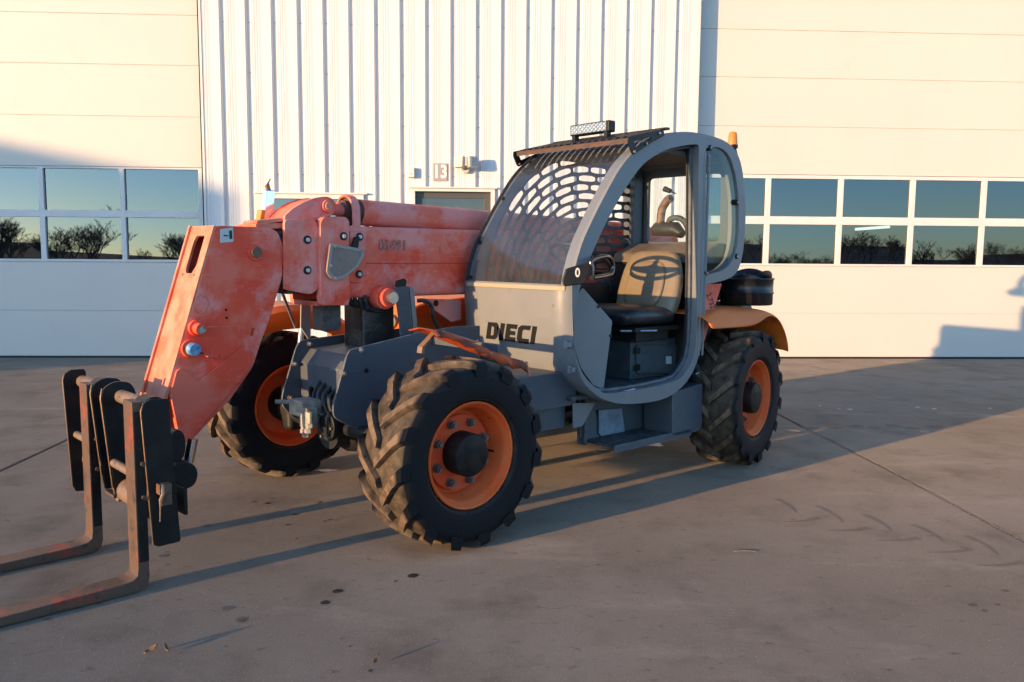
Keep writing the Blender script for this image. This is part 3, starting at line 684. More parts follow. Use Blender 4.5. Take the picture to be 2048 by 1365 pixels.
# cross box between the plates
xb = 2.42
out = [(-.298, .50), (.286, .50), (.286, .72), (-.298, .72)]
h1 = circ2(fx(623, 786, xb), .035, 18); h2 = circ2(fx(662, 792, xb), .03, 18)
part('cross_member', MB().px([out, h1, h2], xb-.015, xb), 'grey', bevel=.002)
part('cross_member_top', MB().py([(xb-.001, .721), (xb-.06, .792), (1.95, .83), (1.95, .815), (xb-.065, .778), (xb-.016, .721)], -.297, .286), 'grey', bevel=.002)
part('cross_box_back', MB().box(xb-.2, xb-.17, -.297, .286, .5, .77), 'dark')
x, z = fx(661, 738, xb-.02); part('plug_hole', MB().cyl((xb-.035, x, z), (xb-.008, x, z), .014, 14), 'black')
# quick coupler block catching the sun
cb = part('coupler_block', MB().obox((2.53, -.05, .53), ((1, 0, 0), (0, 1, 0), (0, 0, 1)), (.055, .07, .04)).box(2.52, 2.585, -.015, .06, .44, .545), 'caststeel', bevel=.008)
for k, (yy, l) in enumerate(((.005, .11), (.035, .125), (.065, .1), (.09, .07))):
    part('fitting', MB().cyl((2.57+.004*k, yy, .53), (2.57+.004*k, yy, .53-l), .014, 10).cyl((2.57+.004*k, yy, .545-l), (2.57+.004*k, yy, .525-l), .02, 6), 'caststeel', cb)
part('coupler_pin', MB().cyl((2.58, -.1, .555), (2.65, -.13, .56), .011, 8), 'caststeel', cb)
yy, zz = fx(652, 853, 2.5); part('axle_pivot', MB().cyl((2.3, yy, zz), (2.48, yy, zz), .06, 20).cyl((2.47, yy, zz), (2.5, yy, zz), .075, 22).cyl((2.49, yy, zz), (2.51, yy, zz), .05, 20), 'dark', bevel=.006)
yy2, zz2 = fx(690, 855, 2.45); part('steering_cylinder', MB().cyl((2.42, .18, .44), (2.42, .56, .45), .035, 14).cyl((2.42, .5, .45), (2.42, .64, .45), .02, 10), 'dark')
part('steering_knuckle', MB().box(2.2, 2.36, .55, .66, .3, .56), 'dark', bevel=.03, seg=3)
part('steering_knuckle', MB().box(2.2, 2.36, -.66, -.55, .3, .56), 'dark', bevel=.03, seg=3)

for k in range(5):
    y_ = -.12+.05*k; part('axle_hose', MB().tube(smooth_path([(2.3, y_, .74), (2.4, y_+.02, .66-.01*k), (2.47, y_+.05, .58), (2.46, y_+.09, .5), (2.36, y_+.16, .47)], 5), .009, 8), 'hose')
for k in range(6):
    part('flange_bolt', MB().cyl((2.5, yy+.062*cos(k*pi/3), zz+.062*sin(k*pi/3)), (2.514, yy+.062*cos(k*pi/3), zz+.062*sin(k*pi/3)), .008, 6), 'bolt')
for k in range(3):
    part('brake_pipe', MB().tube(smooth_path([(2.2+.03*k, .3, .62), (2.22+.03*k, .42, .6), (2.24, .52, .55), (2.25, .6, .5)], 5), .006, 6), 'hose')
# --- boom: inner section, collars, outer tube
YN, YF = .0, -.255; BY = -.115
zb, zt = fy(800, 594, YN)[1], fy(800, 455, YN)[1]
xe = fy(705, 500, YN)[0]
sec = rnd([(YN, zb), (YN, zt), (YF, zt), (YF, zb)], .03, 4)
zmid = fy(800, 527, YN)[1]
part('boom_tube', MB().px(rnd([(YN, zb), (YN, zmid-.002), (YF, zmid-.002), (YF, zb)], [.03, 0, 0, .03]), -.45, xe+.05), 'boom', bevel=.003)
part('boom_tube_top', MB().px(rnd([(YN-.003, zmid-.001), (YN-.003, zt), (YF+.003, zt), (YF+.003, zmid-.001)], [0, .03, .03, 0]), -.45, xe+.05), 'boom', bevel=.003)
part('boom_extension', MB().px(rnd([(YN-.022, fy(600, 583, YN)[1]), (YN-.022, fy(600, 462, YN)[1]), (YF+.022, fy(600, 462, YN)[1]), (YF+.022, fy(600, 583, YN)[1])], .02), 1.9, fy(520, 500, YN)[0]), 'grease', bevel=.004)
yc1 = YN+.012
c1 = PY([(569, 440), (629, 438), (638, 457), (638, 578), (622, 590), (569, 580)], yc1)
part('boom_collar', MB().py(rnd(c1, .018), yc1-.02, yc1).py(rnd(c1, .018), YF-.012, YF+.008).box(c1[5][0]-.2, c1[5][0]-.01, YF+.008, YN-.008, c1[5][1], c1[5][1]+.02), 'boom', bevel=.003)
part('boom_collar_core', MB().box(fy(640, 500, YN)[0]-.03, fy(575, 500, YN)[0], YF-.004, YN-.008, zb+.03, zt-.03), 'grease', bevel=.004)
yc2 = YN+.032
c2 = PY([(641, 446), (648, 434), (692, 434), (699, 443), (700, 605), (693, 612), (643, 611), (641, 600)], yc2)
part('boom_collar', MB().py(rnd(c2, .012), yc2-.04, yc2).py(rnd(c2, .012), YF-.03, YF+.002).box(c2[4][0]-.02, c2[7][0], YF+.002, yc2-.04, c2[5][1], c2[5][1]+.025), 'boom', bevel=.003)
part('pad_plate', MB().py(rnd(PY([(700, 462), (733, 464), (732, 560), (724, 566), (700, 566)], YN+.014), .012), YN+.0005, YN+.014), 'boom', bevel=.002)
for px, py, yy in ((687, 473, yc2), (718, 549, YN+.014), (614.6, 480, yc1), (614.6, 541, yc1), (719, 474, YN+.014)):
    x, z = fy(px, py, yy); b_ = part('wear_pad_bolt', MB().cyl((x, yy-.005, z), (x, yy+.003, z), .021, 18), 'black')
    part('bolt_head', MB().cyl((x, yy+.003, z), (x, yy+.012, z), .0105, 6), 'white', b_)
# angle indicator cover
yg = YN+.06
gp = PY([(660, 489), (664, 487), (727, 499), (729, 509), (716, 534), (691, 554), (673, 561), (662, 558), (653, 545)], yg)
cov = part('angle_cover', MB().py(rnd(gp, .012), yg-.012, yg), 'guardgrey', bevel=.003)
part('cover_edge', MB().py([rnd(gp, .012), [(gp[0][0]*.0+sum(p[0] for p in gp)/9+(a-sum(p[0] for p in gp)/9)*.82, sum(p[1] for p in gp)/9+(b-sum(p[1] for p in gp)/9)*.82) for a, b in rnd(gp, .012)]], yg, yg+.003), mat('pale cover rim', (.3, .26, .22), .4), cov)
for px, py in ((669, 493), (723, 504), (662, 532), (670, 557)):
    x, z = fy(px, py, yg); part('bolt', MB().cyl((x, yg-.05, z), (x, yg+.009, z), .007, 8), 'bolt', cov)
part('cover_bracket', MB().py(PY([(703, 498), (711, 474), (720, 474), (716, 500)], yg-.014), yg-.03, yg-.015), 'black', cov)

# head of the boom
YH = YN
hp = PY([(432, 452), (540, 455), (557, 466), (561, 505), (566, 548), (545, 620), (520, 690), (505, 735), (460, 800), (378, 886), (358, 884), (338, 786)], YH)
hp = rnd(hp, [.02, .03, .02, 0, .03, 0, 0, .02, 0, .02, .02, 0])
slot = [PY([(502, 658), (509, 656), (506, 672), (499, 673)], YH)]
part('boom_head_side', MB().py([hp, rnd(slot[0], .006)], YH-.016, YH), 'boom', bevel=.002)
part('boom_head_side', MB().py(hp, YF, YF+.016), 'boom', bevel=.002)
Tt = Vector(fy(433, 454, YH)); Bt = Vector(fy(341, 778, YH)); dv = Bt-Tt; nv = Vector((-dv.y, dv.x)).normalized()
if nv.x < 0: nv = -nv
def fp(u, t, w): q = Tt+dv*t+nv*w; return (q.x, u, q.y)
sl = rnd([(u_+BY, t_) for u_, t_ in ((-.062, .095), (-.045, .06), (.048, .06), (.048, .25), (.02, .3), (-.045, .3), (-.062, .27))], [.01]*7, 2)
part('boom_head_front', MB().plate([[(YF-.004, -.004), (YH-.001, -.004), (YH-.001, 1.18), (YF-.004, 1.18)], sl], fp, .0, .014), 'boomface', bevel=.002)
part('front_rib', MB().plate([[(YF-.006, -.004), (YF+.012, -.004), (YF+.012, 1.1), (YF-.006, 1.1)]], fp, .014, .026), 'boomface', bevel=.002)
for u, t in ((-.075+BY, .31), (.055+BY, .31)): part('drain_hole', MB().cyl(fp(u, t, .012), fp(u, t, .0148), .006, 10), 'black')
ht = fy(540, 455, YH)
part('boom_head_top', MB().box(ht[0], Tt.x+.004, YF+.0165, YH-.0165, Tt.y-.016, Tt.y-.003), 'boom')
part('head_core', MB().py(PY([(446, 470), (548, 472), (556, 545), (500, 715), (400, 830), (362, 790)], YH), -.02+BY, .02+BY), mat('inner rib in shade tone', (.12, .025, .02), .6), bevel=.002)  # shade inside the head is put into this darker red
yr = YH+.012
rp_ = PY([(353, 742), (362, 737), (371, 741), (396, 764), (484, 694), (494, 690), (505, 703), (503, 735), (376, 886), (360, 884), (341, 790)], yr)
part('reinforcing_plate', MB().py(rnd(rp_, [.01, .01, .01, .02, .01, .015, .015, .015, .02, .02, 0]), YH+.0005, yr), 'boom', bevel=.003)
x, z = fy(511, 505, YH); pn = part('head_pin', MB().cyl((x, YH-.02, z), (x, YH+.01, z), .04, 28), 'boom', bevel=.003); part('pin_end', MB().cyl((x, YH+.009, z), (x, YH+.018, z), .026, 24), 'exhaust', pn, bevel=.003)
x, z = fy(558, 510, YN-.005); part('head_lug', MB().py(rnd(PY([(540, 468), (557, 466), (566, 490), (566, 535), (556, 552), (540, 550)], YN-.004), .015), YN-.04, YN-.004), 'boom', bevel=.004)
# couplings, handle, sticker, holes on the head
x, z = fy(391, 656, YH); q = part('coupling', MB().cyl((x, YH, z), (x, YH+.02, z), .036, 24).cyl((x, YH+.02, z), (x-.004, YH+.055, z-.004), .026, 20), 'boom', bevel=.003); part('coupling_core', MB().cyl((x-.004, YH+.05, z-.004), (x-.004, YH+.0565, z-.004), .019, 18).cyl((x-.004, YH+.05, z-.004), (x-.004, YH+.058, z-.004), .01, 10), 'bolt', q)
x, z = fy(379, 697, YH); q = part('coupling', MB().cyl((x, YH, z), (x, YH+.016, z), .04, 24), 'boom', bevel=.003); part('cap', MB().cyl((x, YH+.016, z), (x-.005, YH+.058, z-.003), .028, 24), 'blue', q, bevel=.005)
a = fy(402, 706, YH); b = fy(440, 715, YH); part('grab_loop', MB().tube([(a[0], YH, a[1]), (a[0]-.002, YH+.03, a[1]-.002), (a[0]-.012, YH+.045, a[1]-.012), (b[0]+.02, YH+.045, b[1]), (b[0]+.002, YH+.032, b[1]), (b[0], YH, b[1]+.004)], .0055, 8), 'boom')
st = PY([(440, 459), (466, 455), (467, 484), (440, 486)], YH+.001); sk = part('sticker', MB().py(st, YH+.0004, YH+.0014), 'white')
part('sticker_print', MB().py(PY([(458, 462), (464, 461), (465, 478), (459, 479)], YH+.002), YH+.0016, YH+.0022).py(PY([(447, 470), (457, 471), (457, 473.5), (447, 473)], YH+.002), YH+.0016, YH+.0022), 'print', sk)
for px, py in ((452, 620), (453, 636)): x, z = fy(px, py, YH); part('drill_hole', MB().cyl((x, YH-.002, z), (x, YH+.0012, z), .006, 10), 'black')
for k, (px, py, r) in enumerate(((402, 610, .034),)):
    x, z = fy(px, py, YH); part('rust_ring', MB().py([[(x+(r+.0008)*cos(t)*(1+.1*sin(3*t)), z+(r+.0008)*1.15*sin(t)) for t in [2*pi*i/40 for i in range(40)]], [(x+r*cos(t)*(1+.1*sin(3*t)), z+r*1.15*sin(t)) for t in [2*pi*i/40 for i in range(40)]]], YH+.0003, YH+.0009), 'exhaust')

# tilt link hump on the collar
def hump(y_): return PY([(569, 447), (569, 432), (584, 418), (606, 405), (630, 396), (654, 393), (667, 399), (673, 412), (669, 426), (657, 434), (636, 437), (628, 447)], y_)
hu = rnd(hump(.08+BY), [0, .01, .02, .02, .02, .02, .02, .02, .02, .02, .01, 0])
part('link_plate', MB().py(hu, .062+BY, .082+BY), 'boom', bevel=.003)
part('link_plate', MB().py(hu, -.11+BY, -.09+BY), 'boom', bevel=.003)
web = PY([(512, 446), (516, 441), (566, 436), (584, 419), (607, 406), (632, 397), (632, 402), (608, 411), (588, 424), (570, 443), (516, 450)], .06+BY)
part('link_web', MB().py(web, -.089+BY, .061+BY), 'boomface', bevel=.002)
part('link_ledge', MB().py(PY([(510, 448), (568, 447), (568, 457), (512, 459)], .08+BY), -.125+BY, .085+BY), 'boomface', bevel=.002)
x, z = fy(655, 413, .082+BY); q = part('link_pin', MB().cyl((x, -.12+BY, z), (x, .095+BY, z), .033, 26), 'boom', bevel=.004); part('pin_end', MB().cyl((x, .094+BY, z), (x, .101+BY, z), .021, 22), 'boomface', q, bevel=.003)
xp, zp = x, z
# marker lamp at the far side of the head
ml = part('marker_lamp', MB().add(*(lambda a, b, w: ([(a[0]-.026, y_, a[1]) for y_ in w]+[(a[0]+.026, y_, a[1]) for y_ in w]+[(b[0]-.026, y_, b[1]) for y_ in w]+[(b[0]+.026, y_, b[1]) for y_ in w], [(0, 1, 3, 2), (4, 6, 7, 5), (0, 2, 6, 4), (1, 5, 7, 3), (0, 4, 5, 1), (2, 3, 7, 6)]))(fy(539, 381, -.235), fy(532, 447, -.235), (-.26, -.215))), 'chrome', bevel=.006)
a = fy(521, 436, -.235); part('amber_lens', MB().obox((a[0]+.0, -.24, a[1]), ((1, 0, .12), (0, 1, 0), (-.235, 0, 1)), (.012, .026, .04)), 'amber', ml, bevel=.004)
a = fy(537, 381, -.235); b = fy(541, 358, -.235); part('wire_stub', MB().tube([(a[0], -.235, a[1]-.005), (a[0]+.005, -.235, a[1]+.02), (b[0]+.012, -.235, b[1]-.02), (b[0], -.235, b[1])], [.014, .012, .004, .0025], 8), 'exhaust', ml)
# tilt cylinder along the top of the boom
x0c = fy(690, 417, BY)[0]; zc0 = fy(705, 424, BY)[1]; zc1 = fy(965, 444, BY)[1]; x1c = fy(965, 444, BY)[0]
sl_ = (zc1-zc0)/(x1c-x0c)
def cz(x_): return zc0+(x_-x0c)*sl_
part('cylinder_rod', MB().cyl((xp, BY, zp), (x0c-.02, BY, cz(x0c-.02)), .03, 20).cyl((xp+.03, BY, zp), (xp-.05, BY, cz(xp-.05)), .045, 20), 'boom')
part('cylinder_gland', MB().cyl((x0c+.02, BY, cz(x0c+.02)), (x0c-.01, BY, cz(x0c-.01)), .056, 24).cyl((x0c-.01, BY, cz(x0c-.01)), (x0c-.03, BY, cz(x0c-.03)), .072, 24).cyl((x0c-.03, BY, cz(x0c-.03)), (x0c-.08, BY, cz(x0c-.08)), .06, 24), 'rustplate')
part('cylinder_barrel', MB().cyl((x0c-.075, BY, cz(x0c-.075)), (-.2, BY, cz(-.2)), .068, 32), 'boom')
ring = []
xs0 = fy(713, 420, .085+BY)[0]
zs = zt-.01
arch = [(y_, z_) for y_, z_ in [(.088, zs)]+[(.088*cos(t), cz(xs0)+.0+.085*sin(t)) for t in [pi*i/14 for i in range(15)]]+[(-.088, zs)]]
arch2 = [(y_*.86, (z_ if z_ == zs else cz(xs0)+(z_-cz(xs0))*.86)) for y_, z_ in arch]
part('cylinder_strap', MB().px([(y_+BY, z_) for y_, z_ in arch+arch2[::-1]], xs0-.022, xs0+.022), 'boom', bevel=.002)
for k, px in enumerate((745, 760, 775, 788)):
    x, z = fy(px, 455, -.05+BY); part('hose', MB().tube(smooth_path([(x+.03, -.05+BY-.015*k, zt-.005), (x+.02, -.05+BY-.015*k, zt+.03), (x-.02, -.05+BY-.015*k, zt+.042), (x-.2, -.05+BY-.015*k, zt+.03), (x-1.2, -.05+BY-.015*k, zt+.012)], 5), .0085, 8), 'hose')
# stencil number and grey patch
a = fy(787, 492, YN+.002); rz_ = Matrix.Rotation(pi/2, 4, 'X')
text('stencil_number', '83491', .075, Matrix.Translation((a[0], YN+.0012, a[1]))@Matrix.Rotation(pi, 4, 'Z')@rz_@Matrix.Diagonal((.85, 1, 1, 1)), M['faint'], T, bold=.003, depth=.0006, spacing=1.1)
# boss, hoses and pin below the boom
x, z = fy(786, 596, .09); q = part('cylinder_boss', MB().cyl((x+.012, BY, z), (x+.012, .05, z), .062, 26).cyl((x+.012, .05, z), (x+.012, .08, z), .05, 24), 'boom', bevel=.008); part('pin_end', MB().cyl((x+.005, .07, z), (x+.005, .105, z), .03, 20), 'bare', q)
for k in range(5):
    a = fy(703+6*k, 597, -.05); b = fy(765, 598, -.05); zz = a[1]-.022-.006*k
    part('hose', MB().tube(smooth_path([(a[0]+.02, -.09+.02*k, a[1]+.02), (a[0], -.09+.02*k, zz), (a[0]-.08, -.09+.02*k, zz-.022+.004*(k % 3)), (b[0]+.01, -.09+.02*k, zz+.0), (b[0]-.09, -.09+.02*k, a[1]+.03)], 5), .012, 8), 'hose')
part('lift_bracket', MB().py(rnd(PY([(840, 598), (925, 600), (925, 640), (905, 645)], -.03), .01), -.06, -.04), 'boom', bevel=.002)
x, z = fy(872, 607, -.038); part('bracket_hole', MB().cyl((x, -.05, z), (x, -.0388, z), .018, 18), 'black')
part('hose', MB().tube(smooth_path([(fy(835, 602, .03)[0], .03, fy(835, 602, .03)[1]), (fy(850, 602, .04)[0], .04, fy(850, 602, .04)[1]), (fy(863, 613, .04)[0], .04, fy(863, 613, .04)[1]), (fy(868, 640, .035)[0], .035, fy(868, 640, .035)[1]), (fy(885, 668, .01)[0], .01, fy(885, 668, .01)[1])], 5), .011, 8), 'hose')
# boom rest post
PO = .075
pf = PY([(790, 575), (818, 573), (828, 690), (804, 690)], PO)
post = part('boom_rest_post', MB().py(pf, PO-.01, PO-.003), 'grey', bevel=.0015)
part('post_flange', MB().py(PY([(818, 574), (827, 576), (837, 690), (829, 690)], PO-.015), PO-.06, PO-.0105), mat('sunlit tone post flange', (.22, .215, .2), .5), post, bevel=.0015)  # sunlight on this flange is put into its paler colour
part('post_ear', MB().py(rnd(PY([(790, 577), (792, 562), (808, 557), (813, 562), (811, 575)], PO-.006), .006), PO-.0085, PO-.004), 'black', post)

# --- fork carriage
def lean(z, x0=3.5): return x0-.035*(.75-z)/.57
yp = .485
npl = PY([(282.5, 824), (288, 807), (300, 799.5), (333, 797.5), (337, 800), (361.5, 1081), (359, 1084), (318, 1094), (308, 1091)], yp)
cp = part('carriage_plate', MB().py(rnd(npl, [.008, .008, .008, .003, .003, .004, .004, .006, .004]), yp-.012, yp), 'black', bevel=.0015)
def edge_strip(pts, y0_, y1_, parent): 
    mb = MB(); P3 = pts; n = len(P3)
    rows = [[(a+.0015, y0_+.001, b), (a+.0015, y1_-.001, b)] for a, b in P3]; mb.loft(rows); return part('worn_edge', mb, 'steel', parent, solid=.001)
edge_strip([npl[8], npl[0], npl[1]], yp-.012, yp, cp)
xn = [p[0] for p in npl]; 
fpl = [(a-.0, b) for a, b in PY([(126, 760), (130, 748), (142, 740), (168, 738.5), (172, 744), (172, 757), (176, 975), (171, 982), (152, 983), (146, 972)], -.465)]
cpf = part('carriage_plate', MB().py(rnd(fpl, [.008, .008, .008, .003, .003, 0, .003, .004, .004, .004]), -.477, -.465), 'black', bevel=.0015)
edge_strip([fpl[9], fpl[0], fpl[1]], -.477, -.465, cpf)
for yy in (-.07, .066):
    arm = rnd([(3.515, .70), (3.505, .74), (3.46, .765), (3.40, .755), (3.38, .72), (3.34, .29), (3.345, .285), (3.472, .283), (3.475, .287)], [.02, .02, .03, .03, .03, .003, .002, .002, .003])
    q = part('carriage_arm', MB().py(arm, yy-.008, yy+.008), 'black', bevel=.0015); edge_strip([(3.482, .31), (3.516, .70), (3.508, .738)], yy-.008, yy+.008, q)
part('arm_foot', MB().box(3.35, 3.48, -.061, .057, .27, .283), 'rustplate', bevel=.003)
XS, ZS = 3.437, .70
part('carriage_shaft', MB().cyl((XS, -.464, ZS), (XS, .472, ZS), .028, 20), 'steel')
part('carriage_rod', MB().cyl((3.47, -.464, .455), (3.47, -.2, .455), .017, 14), 'steel')
part('carriage_rod', MB().cyl((3.475, .075, .425), (3.475, .36, .425), .018, 14), 'steel')
part('lower_tube', MB().cyl((3.415, -.464, .335), (3.415, -.2, .335), .04, 16), 'steel')
part('lower_tube', MB().cyl((3.42, .03, .30), (3.42, .4, .30), .052, 20).box(3.4, 3.46, .02, .05, .25, .36), 'steel', bevel=.003)
part('back_plate', MB().box(3.33, 3.345, -.464, .472, .27, .38), 'black', bevel=.002)
part('latch_block', MB().obox((3.43, yp+.018, .40), ((1, 0, .03), (0, 1, 0), (-.03, 0, 1)), (.024, .018, .02)).obox((3.42, yp+.008, .355), ((1, 0, 0), (0, 1, 0), (0, 0, 1)), (.02, .009, .024)), 'exhaust', bevel=.003)
part('latch_pin', MB().tube([(3.44, yp+.03, .42), (3.44, yp+.036, .385), (3.445, yp+.024, .36), (3.447, yp+.02, .33), (3.449, yp+.018, .275)], [.008, .008, .008, .003, .0025], 8), 'steel')
def fork(yc):
    w = .049; t = .042; xf = 3.525
    prof = [(xf-t, .735), (xf, .737), (xf+.0, .10), (xf+.004, .07), (xf+.02, .056), (xf+.06, .05), (xf+.98, .03), (xf+1.0, .018), (xf+.98, .012), (xf+.05, .006), (xf-.012, .010), (xf-.034, .026), (xf-t, .055)]
    f = part('pallet_fork', MB().py(prof, yc-w, yc+w), 'fork', bevel=.003)
    part('fork_eye', MB().lathe([(.03, -w), (.05, -w), (.05, w), (.03, w)], (XS+.005, yc, ZS), 24, True), 'black', f)
    part('fork_side_sheet', MB().py([(xf-t+.0005, .70), (xf-.006, .70), (xf-.006, .12), (xf-t+.0005, .12)], yc+w, yc+w+.0015), 'black', f)  # thin black sheet over the near side of the upright
    for z in (.50, .37): part('fork_stud', MB().cyl((xf-.03, yc+w, z), (xf-.03, yc+w+.012, z), .009, 10), 'fork', f)
    return f
fork(.42); fork(-.142)
# tilt linkage behind the carriage
part('tilt_link', MB().py(rnd(PY([(340, 870), (355, 858), (368, 866), (373, 890), (368, 918), (345, 930)], .3), .02), .16, .3), 'black', bevel=.004)
part('tilt_rod', MB().cyl((*fy(386, 878, .22)[:1], .22, fy(386, 878, .22)[1]), (fy(377, 925, .22)[0], .22, fy(377, 925, .22)[1]), .022, 16), 'chrome')
part('tilt_rod_eye', MB().py(rnd(PY([(345, 928), (372, 922), (392, 932), (398, 950), (390, 972), (372, 980), (345, 978)], .33), .03), .12, .33), 'black', bevel=.006)

# --- near front mudguard, broken
y0m, y1m = .67, .87
mg = [fy(872, 662, y1m), fy(905, 668, y1m), fy(960, 690, y1m), fy(1000, 707, y1m), fy(1052, 724, y1m)]
rows = []
for k, (a, b) in enumerate(smooth_path([(p[0], p[1]) for p in mg], 4)):
    j = .012*sin(k*2.1); rows.append([(a, y0m+.0, b-.012), (a, y0m+.08, b+.004), (a, y1m-.03+j, b), (a, y1m-.008+j, b-.018), (a, y1m+j, b-.024-.02*min(1, max(0, (k-5)/4))-.01*sin(k*3.3))])
part('front_mudguard', MB().loft(rows), mat('broken red orange guard', (.55, .085, .022), .5, spec=.25, col2=(.16, .04, .022), scale=8, lo=.42, hi=.56, col3=(.6, .4, .28), scale3=16, lo3=.66, hi3=.74), solid=.005)
part('mudguard_strap', MB().py([fy(840, 707, .74), fy(842, 694, .74), fy(874, 660, .74), fy(876, 663, .74), fy(847, 696, .74), fy(846, 707, .74)], .715, .75), 'steel', bevel=.001)
part('mudguard_bar', MB().tube([(*fy(884, 664, .8)[:1], .8, fy(884, 664, .8)[1]), (fy(950, 688, .8)[0], .8, fy(950, 688, .8)[1]+.008), (fy(956, 686, .8)[0], .8, fy(956, 686, .8)[1]+.01)], .006, 8).tube([(fy(1052, 724, .86)[0], .86, fy(1052, 724, .86)[1]), (fy(1058, 752, .86)[0], .86, fy(1058, 752, .86)[1])], .007, 8), 'boomface')
part('mudguard_arm', MB().box(1.98, 2.0, .29, .8, .84, .88), 'grey', bevel=.004)
# far front mudguard
rows = []
for k in range(15):
    a = radians(-58+k*8.6); r = .53+.03*max(0, sin((k-7)*.2)); cx_, cz_ = WHEELBASE+r*sin(a), WR+.05+r*cos(a)
    rows.append([(cx_, -.6, cz_-.13), (cx_, -.605, cz_-.03), (cx_, -.63, cz_), (cx_, -.9, cz_+.012), (cx_, -.95, cz_-.03)])
part('front_mudguard', MB().loft(rows), 'orange', solid=.006)
part('mudguard_strut', MB().tube([(*fy(613, 595, -.38)[:1], -.38, fy(613, 595, -.38)[1]), (fy(611, 640, -.38)[0], -.38, fy(611, 640, -.38)[1]), (fy(603, 662, -.38)[0], -.38, fy(603, 662, -.38)[1]), (fy(598, 712, -.38)[0], -.38, fy(598, 712, -.38)[1])], .016, 12), 'bare')
part('mudguard_brace', MB().py(PY([(563, 588), (568, 586), (592, 650), (590, 656)], -.4), -.41, -.4), 'grey')
part('guard_plate', MB().py(PY([(603, 603), (621, 605), (622, 676), (617, 678), (602, 655)], -.34), -.35, -.342), mat('cream guard paint', (.3, .29, .26), .5))
part('lift_cylinder', MB().box(2.0, 2.2, -.23, -.03, .7, 1.05), 'grease', bevel=.02)
part('valve_block', MB().box(2.3, 2.4, -.2, -.08, .9, 1.04), mat('dirty valve metal', (.1, .09, .075), .6, col2=(.05, .045, .04), scale=30, bump=.2), bevel=.006)

# --- engine cover at the far side
ec = rnd([(-.7, .5), (-.7, .95), (-.45, 1.03), (1.2, 1.04), (1.62, 1.0), (1.72, .93), (1.72, .5)], [.02, .08, .1, .1, .06, .04, .02])
part('engine_cover', MB().py(ec, -.93, -.335), 'orange', bevel=.03, seg=3)
gy = rnd([fx(693, 640, 1.735), fx(702, 628, 1.735), fx(742, 622, 1.735), fx(786, 630, 1.735), fx(794, 644, 1.735), fx(787, 658, 1.735), fx(725, 663, 1.735), fx(700, 655, 1.735)], .03)
part('oval_cover', MB().px(gy, 1.722, 1.74), mat('olive grey cover', (.17, .16, .13), .45), bevel=.004)
part('side_hood', MB().box(-.43, 1.5, -.25, -.0, .661, .78), 'dark')
part('boom_pivot_tower', MB().py(rnd([(-.6, .5), (-.65, 1.2), (-.5, 1.34), (-.25, 1.36), (-.05, 1.2), (.2, .66), (.2, .5)], .05), -.32, -.26), 'boom', bevel=.004)
part('boom_pivot_tower', MB().py(rnd([(-.6, .5), (-.65, 1.2), (-.5, 1.34), (-.25, 1.36), (-.05, 1.2), (.02, .66), (.02, .5)], .05), .004, .018), 'boom', bevel=.004)
part('counterweight', MB().px(rnd([(-.6, .42), (.55, .42), (.55, .9), (-.6, .9)], .06), -.52, -.44), 'grey', bevel=.03)
part('rear_hood', MB().px(rnd([(-.3, .66), (.6, .66), (.6, .98), (-.3, 1.0)], .05), -.5, .0), 'grey', bevel=.02)

# ================= CAB
YC = .86; YI = .03; YS = .80
outer_px = [(1145, 575), (1146, 640), (1150, 700), (1165, 758), (1207, 803), (1262, 806), (1352, 784), (1393, 745), (1407, 690), (1408, 600), (1409, 566), (1460, 553), (1484, 520), (1490, 455), (1488, 390), (1478, 322), (1452, 282), (1400, 266), (1350, 266), (1300, 280), (1268, 305), (1240, 340), (1214, 382), (1190, 430), (1170, 474), (1155, 512)]
# the outline is traced on the outer face; the front pillar corner is round, so it is pushed a little forward
outer = PY(outer_px, YC)
fo = smooth_path([(1.572, 1.15), (1.567, 1.0), (1.545, .83), (1.485, .67), (1.32, .555), (1.1, .505), (.78, .505), (.575, .60), (.478, .76), (.465, .95), (.46, 1.13)], 4)
back = smooth_path([(.46, 1.13), (.2, 1.165), (.09, 1.25), (.052, 1.45), (.065, 1.65), (.13, 1.86), (.27, 1.955), (.55, 1.98), (.8, 1.957), (.99, 1.905), (1.12, 1.83), (1.23, 1.735), (1.33, 1.61), (1.42, 1.485), (1.5, 1.36), (1.55, 1.24), (1.572, 1.15)], 4)
ring = fo[:-1]+back[:-1]
# clean up: resample is already fine; door opening and quarter window
door = PY([(1160, 576), (1147, 640), (1150, 700), (1166, 748), (1196, 779), (1228, 787), (1340, 766), (1374, 742), (1392, 690), (1396, 560), (1398, 296), (1392, 289), (1350, 295), (1316, 308), (1284, 332), (1256, 370), (1232, 410), (1208, 455), (1186, 503), (1170, 545)], YC)
door = [p for p in smooth_path(door[:10], 3)]+[p for p in smooth_path(door[10:], 3)]
qw = PY([(1412, 296), (1440, 294), (1460, 311), (1472, 350), (1478, 400), (1478, 470), (1470, 517), (1450, 541), (1412, 551)], YC)
qw = rnd(qw, [.02, .05, .05, .05, .05, .06, .06, .06, .02], 4)
frame = part('cab_side_frame', MB().py([ring, door, qw], YC-.075, YC), 'cab', bevel=.02, seg=4, ang=40)
# door rubber running round the opening
dl = [(a, YC-.03, b) for a, b in door]
cx_, cz_ = sum(p[0] for p in door)/len(door), sum(p[1] for p in door)/len(door)
din = [(cx_+(a-cx_)*.985, YC-.052, cz_+(b-cz_)*.985) for a, b in door]
part('door_seal', MB().tube(din+[din[0], din[1]], .011, 8, False), 'grey', frame)
part('rubber_seal', MB().tube([(a, YC-.072, b) for a, _, b in din]+[(din[0][0], YC-.072, din[0][2])], .009, 6, False), 'rubber', frame)
